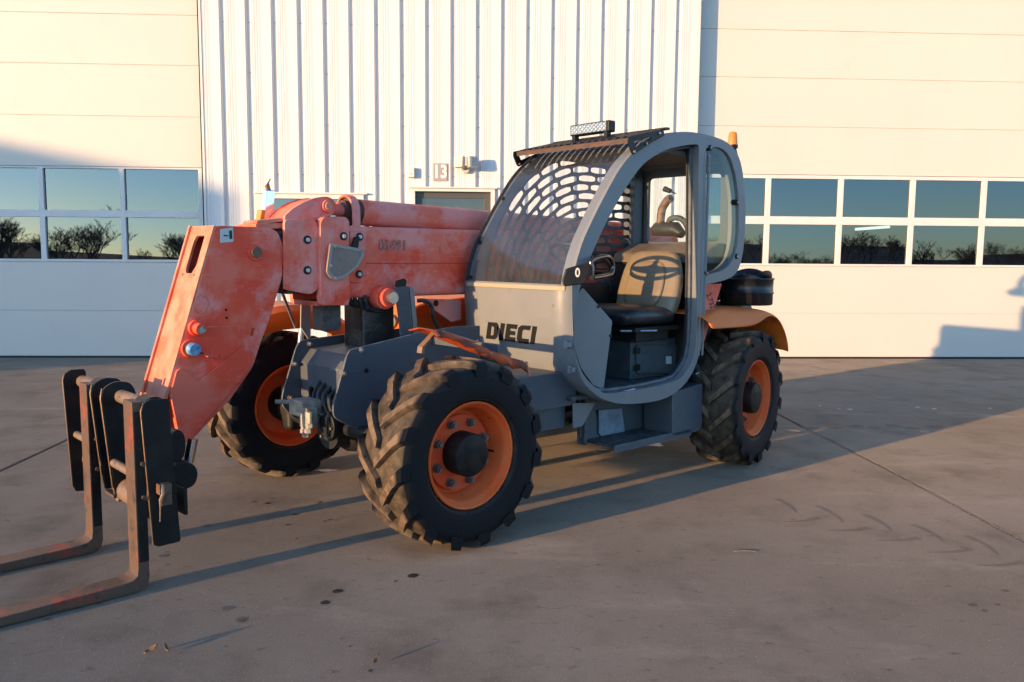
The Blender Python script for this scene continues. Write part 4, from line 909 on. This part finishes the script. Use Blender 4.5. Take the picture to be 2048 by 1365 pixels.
# inner (right hand) side frame
ring2 = [(a, b) for a, b in ring]
hole2 = smooth_path([(1.46, 1.16), (1.38, 1.40), (1.26, 1.6), (1.1, 1.755), (.92, 1.845), (.6, 1.9), (.3, 1.88), (.22, 1.8), (.2, 1.3), (.22, 1.05), (.9, 1.0), (1.4, 1.0)], 3, True)
part('cab_inner_frame', MB().py([ring2, hole2], YI, YI+.05), 'grey', bevel=.008)
# front pillar skin of the far corner, front panel and windscreen follow the outline
prof = [p for p in back if p[0] > .9 and p[1] > 1.13][:]       # upward arc is at the end of 'back'
prof = sorted([p for p in prof], key=lambda p: p[1])
def band(pts, ya, yb, n=6, bow=0.0):
    rows = []
    for a, b in pts: rows.append([(a+bow*sin(pi*j/n), ya+(yb-ya)*j/n, b) for j in range(n+1)])
    return MB().loft(rows)
low = sorted([p for p in fo if p[0] > 1.25], key=lambda p: -p[1])
low = [(1.572, 1.15)]+[p for p in low if p[1] < 1.14]
part('front_panel', band(low, YI+.002, YC-.004, bow=.0), 'cab', solid=.006)
ws = [p for p in prof if p[1] < 1.9]
part('windscreen', band([(a+.004, b+.002) for a, b in ws], YI+.03, YC-.018), 'plexi')
part('windscreen_lower_strip', MB().box(1.573, 1.582, YI+.03, YC-.04, 1.118, 1.142), mat('cream seal strip', (.3, .27, .19), .5), bevel=.003)
part('windscreen_edge', MB().tube([(a+.006, YI+.028, b) for a, b in ws], .010, 6), 'dark')
for k in (.06, .32, .62, .9):
    a, b = ws[int(k*(len(ws)-1))]; part('windscreen_button', MB().cyl((a-.004, YI+.055, b), (a+.012, YI+.055, b+.006), .011, 12), 'black')
for px, py in ((1105, 612), (1113, 588)):
    yy, zz = fx(px, py, 1.573); part('panel_screw', MB().cyl((1.568, yy, zz), (1.5765, yy, zz), .007, 10), 'bolt')
# roof
rp2 = [p for p in back if p[1] > 1.86]
rp2 = sorted(rp2, key=lambda p: p[0])
part('roof', band([(a, b-.003) for a, b in rp2], YI+.003, YC-.01), 'cab', solid=.012)
part('roof_lining', MB().box(.2, .98, YI+.055, YC-.08, 1.862, 1.885), mat('brown grey roof lining', (.09, .08, .065), .7))
# maker's name on the front panel
nm = fx(1021, 666, 1.556); 
low_z = lambda z: 1.572 if z > 1.12 else np.interp(z, [p[1] for p in low][::-1], [p[0] for p in low][::-1])
zl = nm[1]; xa, xb2 = low_z(zl-.04), low_z(zl+.04); tl = atan2(xb2-xa, .08)
def glyphs():
    out = []; x = 0; H = 1.0
    D = ([(0, 0), (.62, 0), (.80, .15), (.80, .85), (.62, 1), (0, 1)], [(.3, .24), (.3, .76), (.46, .76), (.52, .68), (.52, .32), (.46, .24)])
    I = ([(0, 0), (.3, 0), (.3, 1), (0, 1)],)
    E_ = ([(0, 0), (.72, 0), (.72, .25), (.3, .25), (.3, .39), (.66, .39), (.66, .62), (.3, .62), (.3, .75), (.72, .75), (.72, 1), (0, 1)],)
    C_ = ([(.18, 0), (.78, 0), (.78, .25), (.36, .25), (.3, .32), (.3, .68), (.36, .75), (.78, .75), (.78, 1), (.18, 1), (0, .83), (0, .17)],)
    for g_, w in ((D, .92), (I, .42), (E_, .82), (C_, .9), (I, .3)):
        out.append([[(x+a+.3*b, b) for a, b in l] for l in g_]); x += w
    return out, x
gl_, gw = glyphs(); lh = .096; rr_ = random.Random(5)
def nmap(u, v, w):
    yy = nm[0]+(u-gw/2-.12)*lh*1.2; zz_ = zl+(v-.5)*lh; return (low_z(zz_)+.0042+w, yy, zz_)
mb = MB()
for g_ in gl_:
    # chipped edges as on the worn decal
    mb.plate([[(a+rr_.uniform(-.012, .012), b+rr_.uniform(-.012, .012)) for a, b in l] for l in g_], nmap, 0, .002)
part('maker_name', mb, mat('black decal', (.008, .008, .008), .6, spec=.2))
# lower door wing inside the opening
yw_ = YC-.06
wing = PY([(1166, 576), (1225, 643), (1207, 780), (1186, 770), (1160, 735), (1148, 690), (1147, 600)], yw_)
wg = part('entry_wing_panel', MB().py(rnd(wing, [.01, .01, .005, .01, .05, .03, .01]), yw_-.006, yw_), 'cab', bevel=.0015)
for px, py in ((1196, 614), (1220, 672)): x, z = fy(px, py, yw_); part('bolt', MB().cyl((x, yw_-.002, z), (x, yw_+.008, z), .007, 8), 'black', wg)
for px, py in ((1143, 690), (1150, 740)):
    x, z = fy(px, py, YC); q = part('door_hinge', MB().cyl((x+.012, YC-.03, z-.02), (x+.012, YC-.03, z+.02), .012, 12).box(x+.0, x+.02, YC-.03, YC+.004, z-.012, z+.012), 'cab', frame, bevel=.002)
# B pillar ribs
for xx_ in (.455, .492): part('pillar_rib', MB().tube([(xx_+.004, YC-.002, .72), (xx_, YC-.001, .9), (xx_-.004, YC-.001, 1.87)], .008, 8), 'cab')
# quarter window
part('quarter_window', MB().py(rnd([(a, b) for a, b in PY([(1408, 290), (1442, 288), (1465, 306), (1476, 350), (1483, 400), (1483, 470), (1474, 521), (1452, 547), (1408, 556)], YC)], .04), YC-.016, YC-.012), 'cabglass')
for px, py in ((1420, 296), (1474, 405), (1473, 513), (1412, 547)):
    x, z = fy(px, py, YC); q = part('window_catch', MB().cyl((x, YC-.035, z), (x, YC+.006, z), .017, 14), 'black', bevel=.002); part('catch_screw', MB().cyl((x, YC+.006, z), (x, YC+.011, z), .009, 6), 'bolt', q)
# rear wall: posts, glass, sill
xr = .09
rw = [(YI+.052, 1.2), (YC-.077, 1.2), (YC-.077, 1.875), (YI+.052, 1.875)]
ro = rnd([(YI+.13, 1.385), (YC-.14, 1.385), (YC-.14, 1.80), (YI+.13, 1.80)], .035)
part('rear_wall', MB().px([rw, ro], xr, xr+.025), 'grey', bevel=.004)
part('rear_window', MB().px(rnd([(YI+.12, 1.375), (YC-.13, 1.375), (YC-.13, 1.81), (YI+.12, 1.81)], .03), xr-.008, xr-.003), 'cabglass')
part('rear_shelf', MB().py([(.13, 1.25), (.13, 1.375), (.2, 1.372), (.36, 1.31), (.39, 1.25)], YI+.055, YC-.085), 'deck', bevel=.015)
part('rear_bulkhead', MB().box(.13, .375, YI+.055, .70, .6, 1.2495), 'dark', bevel=.01)
part('corner_post', MB().box(.13, .215, YI+.05, YI+.1, 1.0, 1.86), 'grey', bevel=.006)
# mesh guard at the boom side: rings of slots
def slot_cell(mb, mp, u0, u1, v0, v1, mu, mv, w0, w1, hole=True):
    n = 5; cu, cv = (u0+u1)/2, (v0+v1)/2; hu, hv = (u1-u0)/2, (v1-v0)/2
    per = []
    for k in range(20):
        t = k/20*8
        if t < 2: a, b = 1, -1+t
        elif t < 4: a, b = 1-(t-2), 1
        elif t < 6: a, b = -1, 1-(t-4)
        else: a, b = -1+(t-6), -1
        per.append((a, b))
    O = [(cu+a*hu, cv+b*hv) for a, b in per]
    su, sv = hu-mu, hv-mv; I = []
    for a, b in per:
        ang = atan2(b, a); r_ = sv/hv
        # stadium: rounded ends of radius sv (aspect mapped)
        le = max(su-sv*mp.asp, 0) ; er = su-le
        ca, sa = cos(ang), sin(ang)
        I.append((cu+(a*le if abs(a) < 1 or abs(b) == 1 else (1 if a > 0 else -1)*le)+ca*er*(1 if abs(a) == 1 else .0), cv+(sv*(1 if b > 0 else -1) if abs(b) == 1 and abs(a) < 1 else sa*sv*1.0)))
    vs = [mp(u, v, w0) for u, v in O]+[mp(u, v, w0) for u, v in I]+[mp(u, v, w1) for u, v in O]+[mp(u, v, w1) for u, v in I]
    fs = []
    for k in range(20):
        j = (k+1) % 20
        fs += [(k, j, 20+j, 20+k), (40+k, 60+k, 60+j, 40+j), (20+k, 20+j, 60+j, 60+k)]
    mb.add(vs, fs)
mb = MB(); CX, CZ = .62, 1.06
class Pol:
    def __init__(s, r): s.asp = 1/r; s.r = r
    def __call__(s, u, v, w):
        # u: angle (forward = 0 .. up = pi/2), then straight to the rear beyond
        if u <= pi/2: return (CX+v*cos(u), w, CZ+v*sin(u))
        return (CX-(u-pi/2)*s.r, w, CZ+v)
dr = .0545; k = 0
for i in range(15):
    v0 = .14+dr*i; v1 = v0+dr; rm = (v0+v1)/2
    if v1 > .86: break
    arc = pi/2+.42/rm; n = max(3, int(round(arc*rm/.165))); off = .5*(i % 2)
    us = [0]+[arc*(j+off)/n for j in range(n+1) if 0.04/rm < arc*(j+off)/n < arc-.04/rm]+[arc]
    mp = Pol(rm)
    for a, b in zip(us, us[1:]):
        slot_cell(mb, mp, a, b, v0, v1, .0095/rm, .0095, YI+.052, YI+.056)
part('side_mesh_guard', mb, 'mesh', ang=60)
part('mesh_lower_plate', MB().box(.22, 1.52, YI+.0525, YI+.0555, .62, CZ), 'mesh')
# floor, battery box, seat base
part('cab_floor', MB().box(.47, 1.47, YI+.055, YC-.085, .55, .572), 'mat', bevel=.003)
part('floor_sill', MB().box(.68, 1.28, YC-.084, YC-.03, .545, .566), 'mat', bevel=.004)
part('sill_trim', MB().tube([(*fy(1282, 778, YC-.03)[:1], YC-.03, .572), (fy(1346, 764, YC-.03)[0], YC-.03, .574)], .008, 8), 'bare')
part('sill_trim', MB().tube([(*fy(1236, 784, YC-.03)[:1], YC-.025, .570), (fy(1268, 777, YC-.03)[0], YC-.03, .573)], .009, 8), 'bare')
yb = .6
bq = PY([(1262, 684), (1378, 682), (1378, 752), (1262, 757)], yb)
part('seat_box', MB().box(.15, bq[0][0], YI+.06, yb, .573, .80), 'battery', bevel=.006)
bd = PY([(1272, 691), (1366, 690), (1368, 746), (1274, 749)], yb+.01)
q = part('battery_door', MB().py(rnd(bd, .02), yb+.001, yb+.012), 'battery', bevel=.003)
x, z = fy(1354, 720, yb+.012); part('latch', MB().cyl((x, yb+.012, z), (x, yb+.02, z), .013, 14), 'black', q)
part('label_sticker', MB().py(PY([(1332, 713), (1343, 713), (1343, 728), (1332, 728)], yb+.0128), yb+.0122, yb+.0132), 'white', q)
for px, py in ((1275, 702), (1275, 735)): x, z = fy(px, py, yb+.012); part('hinge', MB().box(x-.02, x+.025, yb+.012, yb+.018, z-.018, z+.018), 'black', q, bevel=.002)
# seat
SY, SX = .50, .52
def cushion(secs, n=20, e=3.2):
    rows = []
    for (c, a, b, U, V) in secs:
        rows.append([tuple(Vector(c)+Vector(U)*a*(abs(cos(t))**(2/e))*(1 if cos(t) >= 0 else -1)+Vector(V)*b*(abs(sin(t))**(2/e))*(1 if sin(t) >= 0 else -1)) for t in [2*pi*i/n for i in range(n)]])
    mb = MB(); mb.loft(rows, True); k = len(rows)
    mb.add([Vector(secs[0][0]), *rows[0]], [(0, i+1, (i+1) % n+1) for i in range(n)]); mb.add([Vector(secs[-1][0]), *rows[-1]], [(0, (i+1) % n+1, i+1) for i in range(n)]); return mb
YV = (0, 1, 0); XV = (1, 0, .0)
seat = part('seat_back', cushion([((SX+.03, SY, .93), .18, .03, YV, XV), ((SX+.03, SY, .945), .215, .052, YV, XV), ((SX+.012, SY, 1.0), .228, .062, YV, XV), ((SX-.01, SY, 1.08), .232, .055, YV, XV), ((SX-.03, SY, 1.16), .226, .05, YV, XV), ((SX-.045, SY, 1.24), .206, .045, YV, XV), ((SX-.055, SY, 1.29), .18, .036, YV, XV), ((SX-.058, SY, 1.315), .145, .024, YV, XV), ((SX-.06, SY, 1.325), .09, .01, YV, XV)], 28), 'seat', ang=60, sub=1)
part('seat_back_insert', cushion([((SX+.075, SY, .99), .09, .012, YV, XV), ((SX+.068, SY, 1.02), .135, .02, YV, XV), ((SX+.042, SY, 1.1), .145, .02, YV, XV), ((SX+.02, SY, 1.17), .14, .018, YV, XV), ((SX-.002, SY, 1.235), .125, .016, YV, XV), ((SX-.012, SY, 1.262), .09, .01, YV, XV)], 24), 'seat', seat, ang=60, sub=1)
ZV = (0, 0, 1)
part('seat_cushion', cushion([((SX-.02, SY, .93), .2, .04, YV, ZV), ((SX+.05, SY, .945), .235, .06, YV, ZV), ((SX+.2, SY, .95), .24, .062, YV, ZV), ((SX+.36, SY, .955), .235, .062, YV, ZV), ((SX+.43, SY, .95), .22, .05, YV, ZV), ((SX+.455, SY, .945), .18, .03, YV, ZV)], 28), 'vinyl', ang=60, sub=1)
part('seat_suspension', MB().box(SX-.05, SX+.36, SY-.2, SY+.2, .86, .89).box(SX+.0, SX+.3, SY-.16, SY+.16, .8, .86), 'dark', bevel=.006)
part('seat_lever', MB().tube([(SX+.42, SY+.14, .872), (SX+.3, SY+.2, .87), (SX+.2, SY+.225, .868)], .007, 8), 'bare')
# steering column and wheel, levers
part('dash_console', MB().py(rnd([(1.5, .7), (1.5, 1.06), (1.44, 1.1), (1.3, 1.06), (1.26, .9), (1.36, .573), (1.46, .573)], .03), YI+.07, YC-.2), 'dark', bevel=.01)
wc = Vector((1.13, SY, 1.275)); wa = Vector((-.46, 0, .88)).normalized()
part('steering_column', MB().tube([(1.36, SY, .95), tuple(wc-wa*.12), tuple(wc-wa*.01)], [.045, .04, .03], 14), 'dark')
wu = Vector((0, 1, 0)); wv = wa.cross(wu)
sw = part('steering_wheel', MB().tube([tuple(wc+wu*.175*cos(2*pi*i/40)+wv*.175*sin(2*pi*i/40)) for i in range(41)], .0125, 10, False), 'black')
for a in (0, pi*.5, pi): 
    d = wu*cos(a+pi)+wv*sin(a+pi)
    part('spoke', MB().tube([tuple(wc+d*.02-wa*.012), tuple(wc+d*.1-wa*.01), tuple(wc+d*.17)], [.026, .018, .011], 8), 'black', sw)
part('wheel_boss', MB().cyl(tuple(wc-wa*.03), tuple(wc+wa*.008), .04, 18), 'black', sw)
part('joystick_console', MB().box(.5, .95, YI+.07, YI+.16, .573, 1.12), 'dark', bevel=.02)
part('joystick', MB().tube([(.86, YI+.12, 1.1), (.88, YI+.13, 1.2), (.89, YI+.13, 1.24)], [.012, .014, .026], 10).ball((.89, YI+.13, 1.26), .03, 12), 'black')
# roof guard over the windscreen
gx0, gx1 = .84, 1.165
gz = lambda x_: 1.903+(1.165-x_)*.24
mb = MB(); n = 17
mb.add([(gx1-.012, YI-.01, gz(gx1)-.004), (gx1+.008, YI-.01, gz(gx1)-.012), (gx1-.012, YC+.012, gz(gx1)-.004), (gx1+.008, YC+.012, gz(gx1)-.012), (gx1-.012, YI-.01, gz(gx1)-.012), (gx1+.002, YI-.01, gz(gx1)-.034), (gx1-.012, YC+.012, gz(gx1)-.012), (gx1+.002, YC+.012, gz(gx1)-.034)], [(0, 2, 3, 1), (4, 5, 7, 6), (1, 3, 7, 5), (0, 4, 6, 2), (0, 1, 5, 4), (2, 6, 7, 3)])
gd = part('roof_guard', mb, 'rustplate')
part('guard_cross_bar', MB().box(gx0, gx0+.03, YI-.01, YC+.012, gz(gx0)-.014, gz(gx0)-.002), 'black', gd)
sm = MB().add(*(lambda h: ([(x_, y_, gz(x_)-w) for x_ in (gx0+.03, gx1-.012) for y_ in (-.012, .012) for w in (.0, .012)], [(0, 1, 3, 2), (4, 6, 7, 5), (0, 4, 5, 1), (2, 3, 7, 6), (0, 2, 6, 4), (1, 5, 7, 3)]))(0))
sme = None
for i in range(n):
    y_ = YI+.01+(YC-YI-.02)*i/(n-1)
    if sme is None: o = part('guard_slat', sm, 'black', gd); sme = o.data
    else: o = bpy.data.objects.new('guard_slat', sme); COL.objects.link(o); o.parent = gd
    o.location = (0, y_, 0)
for yy in (YC+.013, YI-.02):
    br_ = PY([(1256, 275), (1318, 261), (1326, 262), (1327, 272), (1300, 287), (1270, 307), (1266, 310), (1262, 306), (1255, 284)], YC+.015)
    hl_ = PY([(1266, 284), (1292, 276), (1300, 275), (1300, 281), (1288, 286), (1270, 295)], YC+.015)
    off = 0
    q = part('guard_bracket', MB().py([rnd(br_, .006, 3), rnd(hl_, .004, 3)], yy, yy+.008), 'black', gd, bevel=.001)
    for px, py in ((1266, 304), (1317, 267), (1290, 288)): x, z = fy(px, py, YC+.015); part('bolt', MB().cyl((x, yy-.01, z), (x, yy+.016, z), .007, 8), 'bolt', q)
# light bar
lx = .93; a = fx(1142, 263, lx); b = fx(1221, 255, lx); 
lb = part('light_bar', MB().box(lx-.045, lx+.012, a[0], b[0], 1.985, 2.048), 'black', bevel=.008, seg=3)
part('lens', MB().box(lx+.011, lx+.0145, a[0]+.012, b[0]-.022, 1.993, 2.04), 'led', lb)
led_me = None
for r in range(2):
    for k in range(9):
        yy = a[0]+.028+(b[0]-a[0]-.065)*k/8; zz = 2.005+.024*r
        if led_me is None: o = part('lamp_cup', MB().add(*(lambda m: (m.v, m.f))(MB().lathe([(.004, -.001), (.008, .0005), (.0105, .004), (.0115, .004)], n=12))), 'bare', lb); led_me = o.data
        else: o = bpy.data.objects.new('lamp_cup', led_me); COL.objects.link(o); o.parent = lb
        o.rotation_euler = (0, 0, -pi/2); o.location = (lx+.0145, yy, zz)
for k in range(6): part('cooling_fin', MB().box(lx-.058, lx-.044, a[0]+.02+k*.045, a[0]+.03+k*.045, 1.99, 2.043), 'black', lb)
for yy in (a[0]+.03, b[0]-.03): part('foot', MB().box(lx-.025, lx+.01, yy-.012, yy+.012, gz(lx)-.003, 1.986), 'black', lb)
# mirror
mq = on(1152, 548, 'y', .96); mx_, mz_ = mq.x, mq.z
mu_ = Vector((-.62, -.78, 0)).normalized()     # the back of the shell looks to the camera side
mc = on(1153, 549, 'y', .93)
shell = []
ax_u = Vector((-.70, .66, 0)).normalized(); ax_w = Vector((0, 0, 1)); ax_n = ax_u.cross(ax_w)
mpx = [(1124, 562), (1132, 538), (1178, 524), (1182, 530), (1176, 560), (1168, 568), (1128, 574)]
def on_plane(px, py, c, n):
    e = tom(ray(px, py), False); return CM+e*((c-CM).dot(n)/e.dot(n))
if ax_n.dot(CM-mc) < 0: ax_n = -ax_n
P3 = [on_plane(px, py, mc, ax_n) for px, py in mpx]; P2 = [((p-mc).dot(ax_u), (p-mc).z) for p in P3]
def mmap(u, v, w): q = mc+ax_u*u+ax_w*v+ax_n*w; return tuple(q)
mir = part('mirror', MB().plate([rnd(P2, .012)], mmap, -.03, 0), 'black', bevel=.008, seg=3)
eo = on_plane(1155, 545.5, mc, ax_n); ec2 = ((eo-mc).dot(ax_u), (eo-mc).z)
part('emblem', MB().plate([[(ec2[0]+.0115*cos(t), ec2[1]+.0225*sin(t)) for t in [2*pi*i/24 for i in range(24)]]], mmap, .0005, .002), 'white', mir)
part('emblem_mark', MB().plate([[(ec2[0]+.0055*cos(t), ec2[1]+.0145*sin(t)) for t in [2*pi*i/8 for i in range(8)]]], mmap, .002, .003), 'print', mir)
h0 = on_plane(1180, 545, mc, ax_n)
arm = [on(1183, 552, 'y', .91), on(1184, 536, 'y', .91), on(1183, 522, 'y', .9), on(1210, 513, 'y', .86), on(1224, 522, 'y', .83), on(1224, 545, 'y', .83), on(1210, 552, 'y', .86), on(1186, 556, 'y', .9)]
part('mirror_arm', MB().tube(smooth_path([tuple(p) for p in arm], 4), .0115, 10), mat('dark polished arm', (.12, .11, .1), .22, .9), mir)
e0 = on_plane(1130, 541, mc, ax_n)-ax_n*.015; part('mirror_pin', MB().cyl(tuple(e0), tuple(e0-ax_u*(-.03 if ax_u.x < 0 else .03)), .007, 10), 'steel', mir)
# beacon
bc = on(1465, 290, 'y', .72)
bk = part('beacon', MB().tube([(bc.x, .72, bc.z-.002), (bc.x, .72, bc.z+.058), (bc.x, .72, bc.z+.074), (bc.x, .72, bc.z+.08)], [.031, .027, .022, .006], 20), 'amber', bevel=0)
part('beacon_base', MB().cyl((bc.x, .72, bc.z-.022), (bc.x, .72, bc.z-.001), .033, 20).tube([(bc.x, .72, bc.z-.02), (bc.x-.035, .72, bc.z-.07), (bc.x-.05, .72, bc.z-.14)], [.022, .018, .014], 10), 'black', bk)

# --- below the cab
part('frame_box', MB().box(1.40, 1.86, .3, .74, .52, .70), 'grey', bevel=.004)
part('frame_box_lower', MB().box(1.44, 1.86, .3, .70, .40, .519), 'grey', bevel=.004)
part('flap_plate', MB().py(PY([(1145, 807), (1190, 806), (1165, 852), (1146, 857)], .745), .742, .747), 'cab', bevel=.001)
part('step_back', MB().box(.48, 1.24, .60, .612, .26, .56), 'grey', bevel=.002)
part('step_bracket', MB().py(PY([(1180, 812), (1205, 812), (1235, 893), (1222, 896), (1181, 880)], .7), .62, .626), 'grey', bevel=.002)
part('step_front', MB().box(1.205, 1.225, .612, .645, .26, .54), 'grey', bevel=.003)
sp_ = part('worn_step_plate', MB().py(PY([(1204, 822), (1250, 818), (1256, 865), (1210, 874), (1204, 868)], .66), .632, .638), mat('scuffed pale blue plate', (.2, .25, .3), .45, col2=(.12, .15, .19), scale=14, lo=.4, hi=.65, col3=(.1, .06, .04), scale3=30, bump=.1), bevel=.002)
part('step_tread', MB().box(.52, 1.204, .613, .835, .272, .285), 'mat', bevel=.003)
part('step_lip', MB().box(.52, 1.204, .836, .845, .25, .29), 'grey', bevel=.002)
part('tool_box', MB().py(rnd(PY([(1345, 786), (1405, 768), (1404, 852), (1396, 863), (1345, 874)], YC-.015), [.004, .004, .01, .03, .004]), .64, YC-.015), 'grey', bevel=.003)
part('chrome_flap', MB().py(PY([(1392, 748), (1399, 745), (1407, 756), (1403, 760)], .86), .82, .858), 'chrome', bevel=.002)  # small chromed strip at the lower rear corner of the cab
# orange panel with the model number
tp = PY([(1400, 569), (1444, 568), (1437, 590), (1403, 702), (1400, 702)], .785)
part('rear_side_panel', MB().py(rnd(tp, .004), .775, .785), 'boom', bevel=.001)
a_ = Vector((*fy(1425, 612, .787), 0)); b_ = fy(1430, 585, .787); c_ = fy(1418, 618, .787)
ang_ = atan2(b_[1]-c_[1], -(b_[0]-c_[0]))
pa = fy(1421, 601, .787)
text('model_number', '2.732', .062, Matrix.Translation((pa[0], .7865, pa[1]))@Matrix.Rotation(-ang_, 4, 'Y')@Matrix.Rotation(pi, 4, 'Z')@rz_@Matrix.Diagonal((.8, 1, 1, 1)), M['print'], T, shear=.3, depth=.0006, bold=.001)
# rear mudguard near side
rows = []
for k, (x_, z_, lip) in enumerate([(.52, .955, .075), (.40, .968, .09), (.28, .975, .1), (.14, .978, .105), (.04, .977, .098), (-.04, .976, .07), (-.10, .972, .04), (-.17, .955, .03), (-.24, .915, .026), (-.30, .85, .024), (-.345, .77, .022), (-.36, .70, .02)]):
    rows.append([(x_, .56, z_), (x_, .74, z_+.004), (x_, .86, z_-.004), (x_, .915, z_-lip*.28), (x_, .945, z_-lip*.7), (x_, .952, z_-lip)])
part('rear_mudguard', MB().loft(rows), 'orange', solid=.008, ang=50, sub=1)
rows = [[(a, -b, c) for a, b, c in r] for r in rows]; part('rear_mudguard', MB().loft(rows), 'orange', solid=.008, ang=50, sub=1)
# exhaust seen through the rear window
ex = -.66
def E3(px, py): p = on(px, py, 'x', ex); return (p.x, p.y, p.z)
part('exhaust_pipe', MB().tube(smooth_path([E3(1322, 470), E3(1321, 445), E3(1324, 420), E3(1334, 402), E3(1342, 397)], 5), .032, 16), 'exhaust')
part('rain_cap', MB().tube([E3(1335, 402), E3(1336, 390)], .008, 8).tube([E3(1329, 378), E3(1341, 383)], [.022, .018], 12).tube([E3(1340, 383), E3(1353, 388)], [.008, .004], 8), 'dark')
part('air_hose', MB().tube(smooth_path([E3(1338, 470), E3(1338, 445), E3(1345, 437), E3(1362, 438), E3(1374, 452), E3(1378, 475)], 5), .022, 12), 'hose')
part('filter_body', MB().tube([E3(1300, 468), E3(1315, 460), E3(1352, 460), E3(1366, 470)], [.03, .06, .06, .03], 14), 'dark')
part('engine_top_cover', MB().box(-.46, .0, .12, .5, 1.0, 1.36), 'dark', bevel=.02)

# --- drum standing behind the cab
dp = on(1497, 625, 'z', .985)
DXm, DYm = -.27, .685
wp = Matrix.Translation((MX, MY, 0))@Matrix.Rotation(MTH, 4, 'Z')@Vector((DXm, DYm, .0))
dr_ = empty('steel_drum', (wp.x, wp.y, .984), MTH); tag(dr_, 'cut down black steel drum standing behind the cab on the rear mudguard', 'drum')
def vl(prof, n=40, top=None):
    vs = []; k = len(prof)
    for i, (r, z) in enumerate(prof):
        for j in range(n):
            t = 2*pi*j/n; zz = z
            if top is not None and i == k-1: zz = z+top(t)
            vs.append((r*cos(t), r*sin(t), zz))
    return MB().add(vs, [(i*n+j, i*n+(j+1) % n, (i+1)*n+(j+1) % n, (i+1)*n+j) for i in range(k-1) for j in range(n)])
def tear(t): return .06*max(0, cos((t-3.6)*1.6))*(1 if abs(t-3.6) < 1.0 else 0)
obj('shell', vl([(.0, .0), (.158, .0), (.165, .006), (.165, .07), (.172, .078), (.165, .086), (.166, .16), (.173, .166), (.169, .172)], top=tear), M['drum'], dr_, solid=.003, ang=50)
obj('crumpled_lining', vl([(.0, .12), (.09, .135), (.15, .155), (.156, .18)], top=lambda t: .02*sin(t*3)+.03*max(0, cos(t-3.5))), M['vinyl'], dr_, solid=.002, ang=60)
